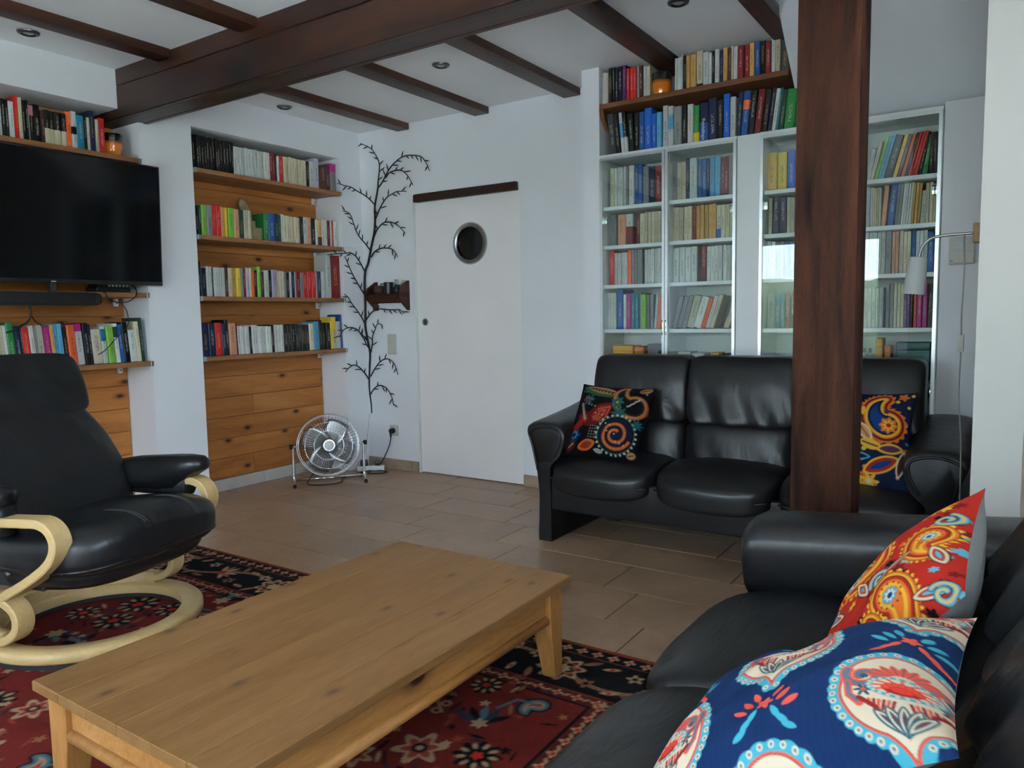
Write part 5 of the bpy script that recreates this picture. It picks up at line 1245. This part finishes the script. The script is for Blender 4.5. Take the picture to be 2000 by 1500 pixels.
def small_boxes():
    def bx(name, label, cat, x0, x1, y0, y1, h, mat, lid=True, z=.80):
        t = thing(name, label, cat, ((x0+x1)/2, (y0+y1)/2, z+.0005)); a, b = (x1-x0)/2, (y1-y0)/2
        link('body', box(-a, a, -b, b, 0, h*.8, .002), mat, t)
        link('lid', box(-a-.001, a+.001, -b-.001, b+.001, h*.8, h, .003), mat, t)
        return t
    yb_ = plain('yellow_card', W_(226, 168, 70), .5); ob = plain('orange_card', W_(214, 120, 40), .5); gb = plain('grey_card', W_(128, 128, 134), .5); wb = MAT['whiteplastic']; tb = plain('teal_card', W_(40, 92, 92), .4)
    bx('storage_box', 'yellow cardboard box low in the glass case above the sofa corner', 'box', -1.925, -1.80, 3.94, 4.06, .155, yb_)
    bx('storage_box', 'orange cardboard box beside the yellow box behind glass', 'box', -1.79, -1.735, 3.94, 4.06, .15, ob)
    bx('storage_box', 'tall grey box low behind the first glass door', 'box', -1.715, -1.65, 3.95, 4.07, .165, gb)
    bx('storage_box', 'wide white box low behind the second glass door', 'box', -1.53, -1.46, 3.94, 4.05, .125, wb)
    bx('storage_box', 'squat white box in the middle behind the second glass door', 'box', -1.45, -1.385, 3.94, 4.05, .118, wb)
    bx('storage_box', 'small yellow box behind the second glass door', 'box', -1.345, -1.305, 3.94, 4.05, .122, yb_)
    bx('storage_box', 'dark teal box at the end behind the second glass door', 'box', -1.29, -1.215, 3.95, 4.06, .115, tb)
    bx('storage_box', 'upright yellow carton low behind the fourth glass door', 'box', -.545, -.515, 3.93, 4.03, .20, yb_)
    bx('storage_box', 'slim orange carton low behind the fourth glass door', 'box', -.505, -.48, 3.93, 4.03, .165, ob)
    bx('storage_box', 'broad teal box low behind the fourth glass door', 'box', -.46, -.32, 3.96, 4.08, .18, tb)
    for i, (x, lb) in enumerate(((-.625, 'nearest the post'), (-.595, 'second from the post'), (-.57, 'third from the post'))):
        t = thing('small_bottle', 'little white bottle low behind glass, '+lb, 'bottle', (x, 3.95, .8005), group='small bottles in the glass case')
        link('body', lathe([(.011, 0), (.0115, .01), (.0115, .10), (.006, .12), (.006, .13)], 16), MAT['whiteplastic'], t)
        link('cap', lathe([(.007, .130), (.007, .15), (.003, .152)], 14), tb if i % 2 else MAT['black'], t)
small_boxes()

def vases():
    for loc, lb, sc in (((-1.637, 3.965, 2.3001), 'orange glass bowl with black rim on the high plank shelf', 1.0), ((-4.19, 2.335, 2.0455), 'orange glass bowl with black rim on the shelf above the television', .98)):
        t = thing('glass_bowl', lb, 'bowl', loc)
        link('body', xform(lathe([(.001, 0), (.040, 0), (.044, .005), (.050, .05), (.054, .10), (.0545, .125), (.053, .128), (.0505, .125), (.050, .10), (.046, .05), (.040, .008), (.001, .006)], 36), Matrix.Scale(sc, 4)), MAT['orange'], t)
vases()

def sculpture():
    t = thing('stone_sculpture', 'tan stone sculpture of a tilted oval on a stepped block in the book niche', 'sculpture', (-4.20, 3.225, 1.6555))
    link('block', prism([(-.052, 0), (.062, 0), (.062, .085), (.012, .085), (.012, .128), (-.052, .128)], 'x', -.035, .04, .003), MAT['stone'], t)
    R = []
    for a in np.linspace(-1, 1, 15):
        r = math.sqrt(max(0, 1-a*a)); R.append([(.018*r*math.cos(q), .036*r*math.sin(q), .085*a) for q in np.linspace(0, 2*PI, 20, endpoint=False)])
    o = xform(loft(R), Matrix.Translation((0, -.030, .192)) @ Matrix.Rotation(math.radians(27), 4, 'X'))
    link('oval', o, MAT['stone'], t)
sculpture()

# ------------------------------------------------------------------ television corner
def television():
    t = thing('television', 'large black flat television mounted in front of the wall shelves', 'television', (-4.06, 1.908, 1.34)); t.rotation_euler = (0, math.radians(2.6), 0)
    w = .588
    link('bezel', box(-.018, .012, -w, w, 0, .66, .004, 2), MAT['black'], t)
    link('screen', box(.0125, .0135, -w+.008, w-.008, .022, .652), MAT['screen'], t)
    bm = bmesh.new()
    for i in range(4): box_bm(bm, .0122, .0136, -.012+.0062*i, -.0075+.0062*i, .007, .0125)
    link('logo', frombm(bm), MAT['whiteplastic'], t)
    link('rear_housing', box(-.060, -.0185, -.42, .42, .06, .42, .012, 2), MAT['blackmatte'], t)
    m = link('wall_mount', box(-.30, -.0605, -.03, .03, .27, .33, .003), MAT['darksteel'], t)
    s = thing('soundbar', 'black soundbar hanging below the television', 'speaker', (-4.03, 1.66, 1.226))
    R = []
    for y, k in ((-.46, .55), (-.457, .8), (-.445, 1), (.43, 1), (.450, .86), (.460, .62), (.464, .35)):
        R.append([(p*k if k < 1 else p, y, .035+q*k) for p, q in sup(.048, .034, 24, 5)])
    link('housing', loft(R, ang=50), MAT['blackmatte'], s)
    link('grille', box(.0485, .0505, -.43, .42, .010, .060, .001), MAT['black'], s)
    for y in (-.25, .25): link('hanger', box(-.05, -.03, y-.015, y+.015, .066, .118), MAT['darksteel'], s)
    p = thing('media_player', 'small black media box with pale keys behind the television corner', 'electronics', (-4.22, 2.275, 1.3015))
    link('case', box(-.06, .06, -.095, .095, 0, .028, .003), MAT['black'], p)
    link('case_top', box(-.055, .055, -.085, .09, .0285, .05, .003), MAT['black'], p)
    for i in range(6): link('key', box(.0555, .058, -.03+.02*i, -.017+.02*i, .032, .046, .001), MAT['plate'], p)
    def cab(label, pts, r=.0035): tag(link('cable', tube(smooth_path(pts, 6), r, 8), MAT['cable']), label, 'cable')
    cab('black cable curving from the soundbar onto the books below', [(-4.10, 1.81, 1.226), (-4.10, 1.815, 1.19), (-4.105, 1.80, 1.15), (-4.10, 1.76, 1.125), (-4.11, 1.73, 1.105), (-4.18, 1.71, 1.09)], .0045)
    cab('thin black cable falling behind the books under the soundbar', [(-4.11, 1.815, 1.185), (-4.12, 1.84, 1.15), (-4.14, 1.875, 1.13), (-4.20, 1.90, 1.12)], .003)
    cab('black cable looping under the middle shelf end', [(-4.16, 2.14, 1.31), (-4.07, 2.17, 1.30), (-4.065, 2.19, 1.265), (-4.068, 2.24, 1.245), (-4.07, 2.30, 1.25), (-4.065, 2.345, 1.285), (-4.10, 2.36, 1.33), (-4.17, 2.36, 1.352)], .003)
    cab('thin black wire hanging in front of the books below the television', [(-4.07, 2.26, 1.245), (-4.075, 2.29, 1.20), (-4.08, 2.30, 1.14), (-4.09, 2.29, 1.105), (-4.105, 2.25, 1.06), (-4.11, 2.18, .99), (-4.112, 2.14, .965)], .0022)
television()

# ------------------------------------------------------------------ corner: twig, little shelf, fan, sockets
def twig():
    t = thing('decorative_branch', 'tall black decorative branch hanging in the room corner', 'branch', STEM[-1])
    o = Vector(STEM[-1]); rnd = random.Random(9)
    P = [p-o for p in smooth_path(STEM, 4)]; n = len(P)
    link('stem', tube(P, [.0035+.0055*math.sin(PI*min(1, (i/n)*.75+.2)) for i in range(n)], 8), MAT['branch'], t)
    for k, tw in enumerate(TWIGS):
        Q = [p-o for p in smooth_path(tw, 4)]; m = len(Q)
        ms = [tube(Q, [.0058-.0030*i/m for i in range(m)], 6)]
        L = 0
        for i in range(2, m-1):
            L += (Q[i]-Q[i-1]).length
            if L > .040:
                L = 0; d = (Q[i+1]-Q[i-1]).normalized(); sgn = 1 if rnd.random() < .5 else -1
                side = d.cross(Vector((.7, -.7, 0))).normalized()*sgn
                dirn = (d*.75+side*.7).normalized()*rnd.uniform(.034, .056)
                ms.append(tube([Q[i], Q[i]+dirn*.5, Q[i]+dirn], [.0024, .0050, .0016], 5))
        link('twig', join(ms), MAT['branch'], t)
    tag(link('hanging_thread', tube(smooth_path([(-4.035, 4.10, .42), (-4.05, 4.09, .30), (-4.06, 4.075, .17), (-4.062, 4.06, .10)], 5), .0014, 6), MAT['greycable']), 'thin grey thread hanging below the black branch', 'thread')
twig()

def wall_shelf():
    x0, x1 = -3.985, -3.655; yb = YB-.0005
    t = thing('wall_shelf', 'small dark mahogany wall shelf with shaped ends beside the door', 'shelf', ((x0+x1)/2, yb, 1.19)); h = (x1-x0)/2
    o = [(0, 0), (-.018, 0), (-.115, .085), (-.118, .125), (-.10, .165), (-.02, .213), (0, .213)]
    for s in (-1, 1):
        a, b = sorted((s*h, s*(h-.018))); link('side_panel', prism(o, 'x', a, b, .002), MAT['mahog'], t)
    link('shelf_board', box(-h+.0182, h-.0182, -.108, -.0005, .100, .116, .002), MAT['mahog'], t)
    link('front_rail', box(-h+.0182, h-.0182, -.108, -.096, .062, .0995, .002), MAT['mahog'], t)
    link('back_rail', box(-h+.0182, h-.0182, -.012, -.0005, .055, .0995, .002), MAT['mahog'], t)
    z = 1.19+.1165
    def pot(name, label, cat, x, y, prof, mat, extra=None):
        q = thing(name, label, cat, (x, y, z)); link('body', lathe(prof, 28), mat, q)
        return q
    p = pot('clay_pot', 'squat brown clay pot on the little mahogany shelf', 'pot', -3.90, 4.10, [(.001, 0), (.026, 0), (.042, .02), (.045, .04), (.036, .058), (.032, .066), (.028, .066), (.030, .05), (.001, .03)], MAT['terracotta'])
    link('handle', tube([(.0+.06*math.cos(a)*.5+.035, 0, .05+.03*math.sin(a)) for a in np.linspace(-1.2, 2.2, 12)], .004, 6), MAT['terracotta'], p)
    m = pot('black_mug', 'tall black cup on the little mahogany shelf', 'cup', -3.80, 4.095, [(.001, 0), (.030, 0), (.033, .01), (.034, .075), (.034, .088), (.031, .088), (.030, .012), (.001, .010)], MAT['black'])
    link('saucer', lathe([(.001, -.0), (.03, 0), (.036, .004), (.036, .006), (.001, .004)], 24), MAT['black'], m)
    j = pot('glass_jar', 'dark green glass jar on the little mahogany shelf', 'jar', -3.722, 4.10, [(.001, 0), (.025, 0), (.032, .02), (.030, .045), (.018, .06), (.020, .068), (.016, .068), (.001, .02)], plain('dark_green_glass', (.01, .03, .026), .15))
    d = thing('dried_sprig', 'pale dried sprig standing in the green jar', 'flower', (-3.722, 4.10, z+.03)); rnd = random.Random(2)
    for i in range(7):
        a = rnd.uniform(-.6, .6); b_ = rnd.uniform(-.1, .1); L = rnd.uniform(.05, .08)
        P = [(0, 0, 0), (math.sin(a)*L*.5, b_*.2, L*.6), (math.sin(a)*L, b_*.3, L)]
        s_ = link('stalk', tube(P, .0012, 5), MAT['greycable'], d)
        link('blossom', xform(soft(.006, .005, .007, 2, 2), Matrix.Translation(P[-1])), MAT['greycable'], s_)
wall_shelf()

def sockets():
    s = thing('light_switch', 'ivory double light switch beside the sliding door', 'switch', (-3.838, YB, .941))
    link('frame', box(-.040, .040, -.010, -.0005, -.076, .076, .003, 2), MAT['plate'], s)
    for z in (-.036, .036): link('rocker', box(-.030, .030, -.016, -.0102, z-.033, z+.033, .003, 2), MAT['plate'], s)
    s = thing('wall_socket', 'ivory wall socket low beside the sliding door', 'socket', (-3.845, YB, .295))
    link('frame', box(-.040, .040, -.010, -.0005, -.040, .040, .003, 2), MAT['plate'], s)
    link('insert', xform(lathe([(.001, 0), (.019, 0), (.022, .004), (.026, .004), (.026, 0)], 24), Matrix.Translation((0, -.0102, 0)) @ Matrix.Rotation(PI/2, 4, 'X')), MAT['plate'], s)
    p = thing('mains_plug', 'black mains plug in the wall socket with its cord running to the floor', 'plug', (-3.845, 4.135, .295))
    link('plug', xform(lathe([(.001, -.006), (.018, -.006), (.020, .010), (.017, .022), (.008, .030), (.001, .031)], 20), Matrix.Rotation(PI/2, 4, 'X')), MAT['rubber'], p)
    link('strain_relief', tube([(0, -.018, -.005), (0, -.020, -.03), (.0, -.018, -.05)], [.010, .008, .005], 10), MAT['rubber'], p)
    pts = [(0, -.018, -.05), (-.004, -.03, -.10), (-.02, -.05, -.16), (-.045, -.075, -.225), (-.075, -.10, -.268), (-.11, -.14, -.287), (-.06, -.20, -.2905), (.02, -.16, -.2905), (.03, -.10, -.2905), (-.04, -.09, -.2905), (-.10, -.13, -.2905), (-.16, -.22, -.2905)]
    link('cord', tube(smooth_path(pts, 6), .0042, 8), MAT['cable'], p)
    e = thing('power_strip', 'white power strip with black adapter on the floor behind the fan', 'power strip', (-3.965, 4.02, .0005), math.radians(40))
    link('housing', box(-.10, .10, -.026, .026, 0, .040, .006, 2), MAT['whiteplastic'], e)
    link('adapter', box(-.075, -.02, -.022, .022, .0405, .085, .006, 2), MAT['black'], e)
    link('adapter', box(.03, .07, -.02, .02, .0405, .075, .006, 2), MAT['black'], e)
sockets()

def fan():
    f = Vector((.37, -.30, 0)).normalized(); rz = math.atan2(f.y, f.x)+PI/2      # local -y is the front
    t = thing('floor_fan', 'chrome floor fan with wire cage standing in the corner', 'fan', (-3.935, 3.585, 0), rz)
    zc, R, tilt = .262, .212, math.radians(-9)
    T = Matrix.Translation((0, 0, zc)) @ Matrix.Rotation(tilt, 4, 'X')
    def ring(r, y, th): return tube([(r*math.cos(a), y, r*math.sin(a)) for a in np.linspace(0, 2*PI, 56, endpoint=False)], th, 5, closed=True)
    def cage(front):
        ms = []; s = -1 if front else 1
        for i in range(54):
            a = 2*PI*i/54; P = []
            for r, y in ((.045, .058), (.10, .060), (.16, .056), (.195, .040), (R, .004)):
                P.append((r*math.cos(a), s*y, r*math.sin(a)))
            ms.append(tube(P, .0011, 4))
        for r, y in ((.10, .060), (.16, .056), (R-.01, .030)): ms.append(ring(r, s*y, .0014))
        return xform(join(ms), T)
    o = link('front_grille', cage(True), MAT['chrome'], t); o['kind'] = 'stuff'
    o = link('rear_grille', cage(False), MAT['chrome'], t); o['kind'] = 'stuff'
    link('rim', xform(ring(R, 0, .006), T), MAT['steel'], t)
    hb = lathe([(.001, .012), (.040, .010), (.047, .0), (.047, -.008), (.001, -.008)], 32)
    h = link('hub_badge', xform(hb, T @ Matrix.Translation((0, -.064, 0)) @ Matrix.Rotation(PI/2, 4, 'X')), MAT['steel'], t)
    link('badge_face', xform(lathe([(.001, .0145), (.030, .0135), (.032, .0118)], 28), T @ Matrix.Translation((0, -.064, 0)) @ Matrix.Rotation(PI/2, 4, 'X')), MAT['whiteplastic'], h)
    link('motor', xform(lathe([(.001, -.10), (.045, -.10), (.055, -.085), (.055, -.02), (.03, .0), (.03, .02), (.001, .02)], 28), T @ Matrix.Rotation(PI/2, 4, 'X')), MAT['black'], t)
    for k in range(4):
        V = []; F = []; n, m = 9, 7
        for i in range(n):
            r = .035+.15*i/(n-1); wd = .035+.062*math.sin(PI*min(1, i/(n-1)*.62+.12))
            for j in range(m):
                u = -1+2*j/(m-1); tang = wd*u; pit = math.radians(32-16*i/(n-1))
                V.append((r*math.cos(tang/r*.9)*1.0, -.01+math.sin(pit)*tang*.8, r*math.sin(tang/r*.9)))
        F = [(i*m+j, i*m+j+1, (i+1)*m+j+1, (i+1)*m+j) for i in range(n-1) for j in range(m-1)]
        me = pyd(V, F, True)
        bm = bmesh.new(); bm.from_mesh(me); bmesh.ops.solidify(bm, geom=bm.faces[:], thickness=.0016); bm.to_mesh(me); bm.free()
        link('blade', xform(me, T @ Matrix.Rotation(k*PI/2+.45, 4, 'Y')), MAT['steel'], t)
    W = .238
    for s in (-1, 1):
        link('stand_tube', tube(smooth_path([(s*W, -.004, .268), (s*W, .0, .20), (s*W, .0, .10), (s*W, -.005, .045), (s*W, -.03, .018), (s*W, -.09, .0125)], 5), .0095, 12), MAT['chrome'], t)
        link('stand_tube', tube([(s*W, -.09, .0125), (s*W, .15, .0125)], .0095, 12), MAT['chrome'], t)
        for y in (-.115, .15): link('foot', tube([(s*W, y, .0125), (s*W, y+.028, .0125)], .0122, 12), MAT['rubber'], t)
        link('knob', xform(lathe([(.001, -.012), (.016, -.012), (.016, .012), (.001, .014)], 16), Matrix.Translation((s*(W+.012), -.004, .268)) @ Matrix.Rotation(PI/2, 4, 'Y')), MAT['rubber'], t)
        link('pivot', tube([(s*(R-.004), 0, .265), (s*W, -.004, .268)], .006, 8), MAT['chrome'], t)
    link('stand_tube', tube([(-W, .10, .0145), (W, .10, .0145)], .0095, 12), MAT['chrome'], t)
    P = [(-.10, .10, .06), (-.13, .06, .03), (-.15, -.02, .0045), (-.08, -.07, .0045), (.02, -.07, .0045), (.08, -.02, .0045), (.09, .06, .012), (.16, .14, .0045)]
    link('cord', tube(smooth_path(P, 6), .004, 8), MAT['cable'], t)
fan()

def wall_lamp():
    x = -.0835; y = 3.0
    t = thing('wall_lamp', 'wall lamp with white cone shade on a bent steel arm', 'lamp', (x, y, 1.387))
    link('wall_block', box(-.042, -.0005, -.022, .022, -.033, .033, .002), MAT['lightwood'], t)
    arm = smooth_path([(-.042, 0, 0), (-.09, 0, -.001), (-.135, 0, -.003), (-.168, 0, -.010), (-.190, 0, -.032), (-.199, 0, -.058), (-.202, 0, -.075)], 6)
    link('arm', tube(arm, .0048, 10), MAT['steel'], t)
    ax = Vector((-.012, .0, -.128)); M = Matrix.Translation((-.203, 0, -.072)) @ ax.to_track_quat('Z', 'Y').to_matrix().to_4x4()
    link('shade', xform(lathe([(.004, -.002), (.027, .0), (.029, .004), (.0365, .128), (.0355, .128), (.027, .006), (.004, .003)], 36), M), MAT['whiteplastic'], t)
    link('bulb', xform(lathe([(.008, .01), (.010, .04), (.020, .075), (.021, .095), (.012, .112), (.001, .117)], 20), M), MAT['bulb'], t)
    c = thing('lamp_cord', 'grey lamp cord with inline switch hanging down the wall', 'cord', (-.15, 3.0, 1.38))
    link('cord', tube(smooth_path([(.0, .006, .004), (-.001, .012, -.02), (.002, .01, -.12), (-.001, .008, -.27), (.001, .006, -.37), (.0, .006, -.55), (.01, .02, -.72), (.012, .06, -.95), (.02, .10, -1.2), (.02, .16, -1.372)], 5), .0024, 8), MAT['greycable'], c)
    link('inline_switch', box(-.009, .009, -.004, .016, -.395, -.335, .003, 2), MAT['plate'], c)
    th = thing('thermostat', 'ivory room thermostat with small display beside the bookcase', 'thermostat', (-.201, 3.853, 1.385))
    link('case', box(-.048, .048, -.026, -.0005, -.058, .058, .004, 2), MAT['plate'], th)
    link('display', box(-.032, .012, -.0275, -.0262, .008, .042), MAT['lcd'], th)
    link('flap', box(-.044, .044, -.0285, -.0262, -.052, -.002, .002), MAT['plate'], th)
    link('button', xform(lathe([(.001, 0), (.004, 0), (.004, .003), (.001, .003)], 12), Matrix.Translation((-.036, -.0287, -.044)) @ Matrix.Rotation(PI/2, 4, 'X')), MAT['darksteel'], th)
wall_lamp()
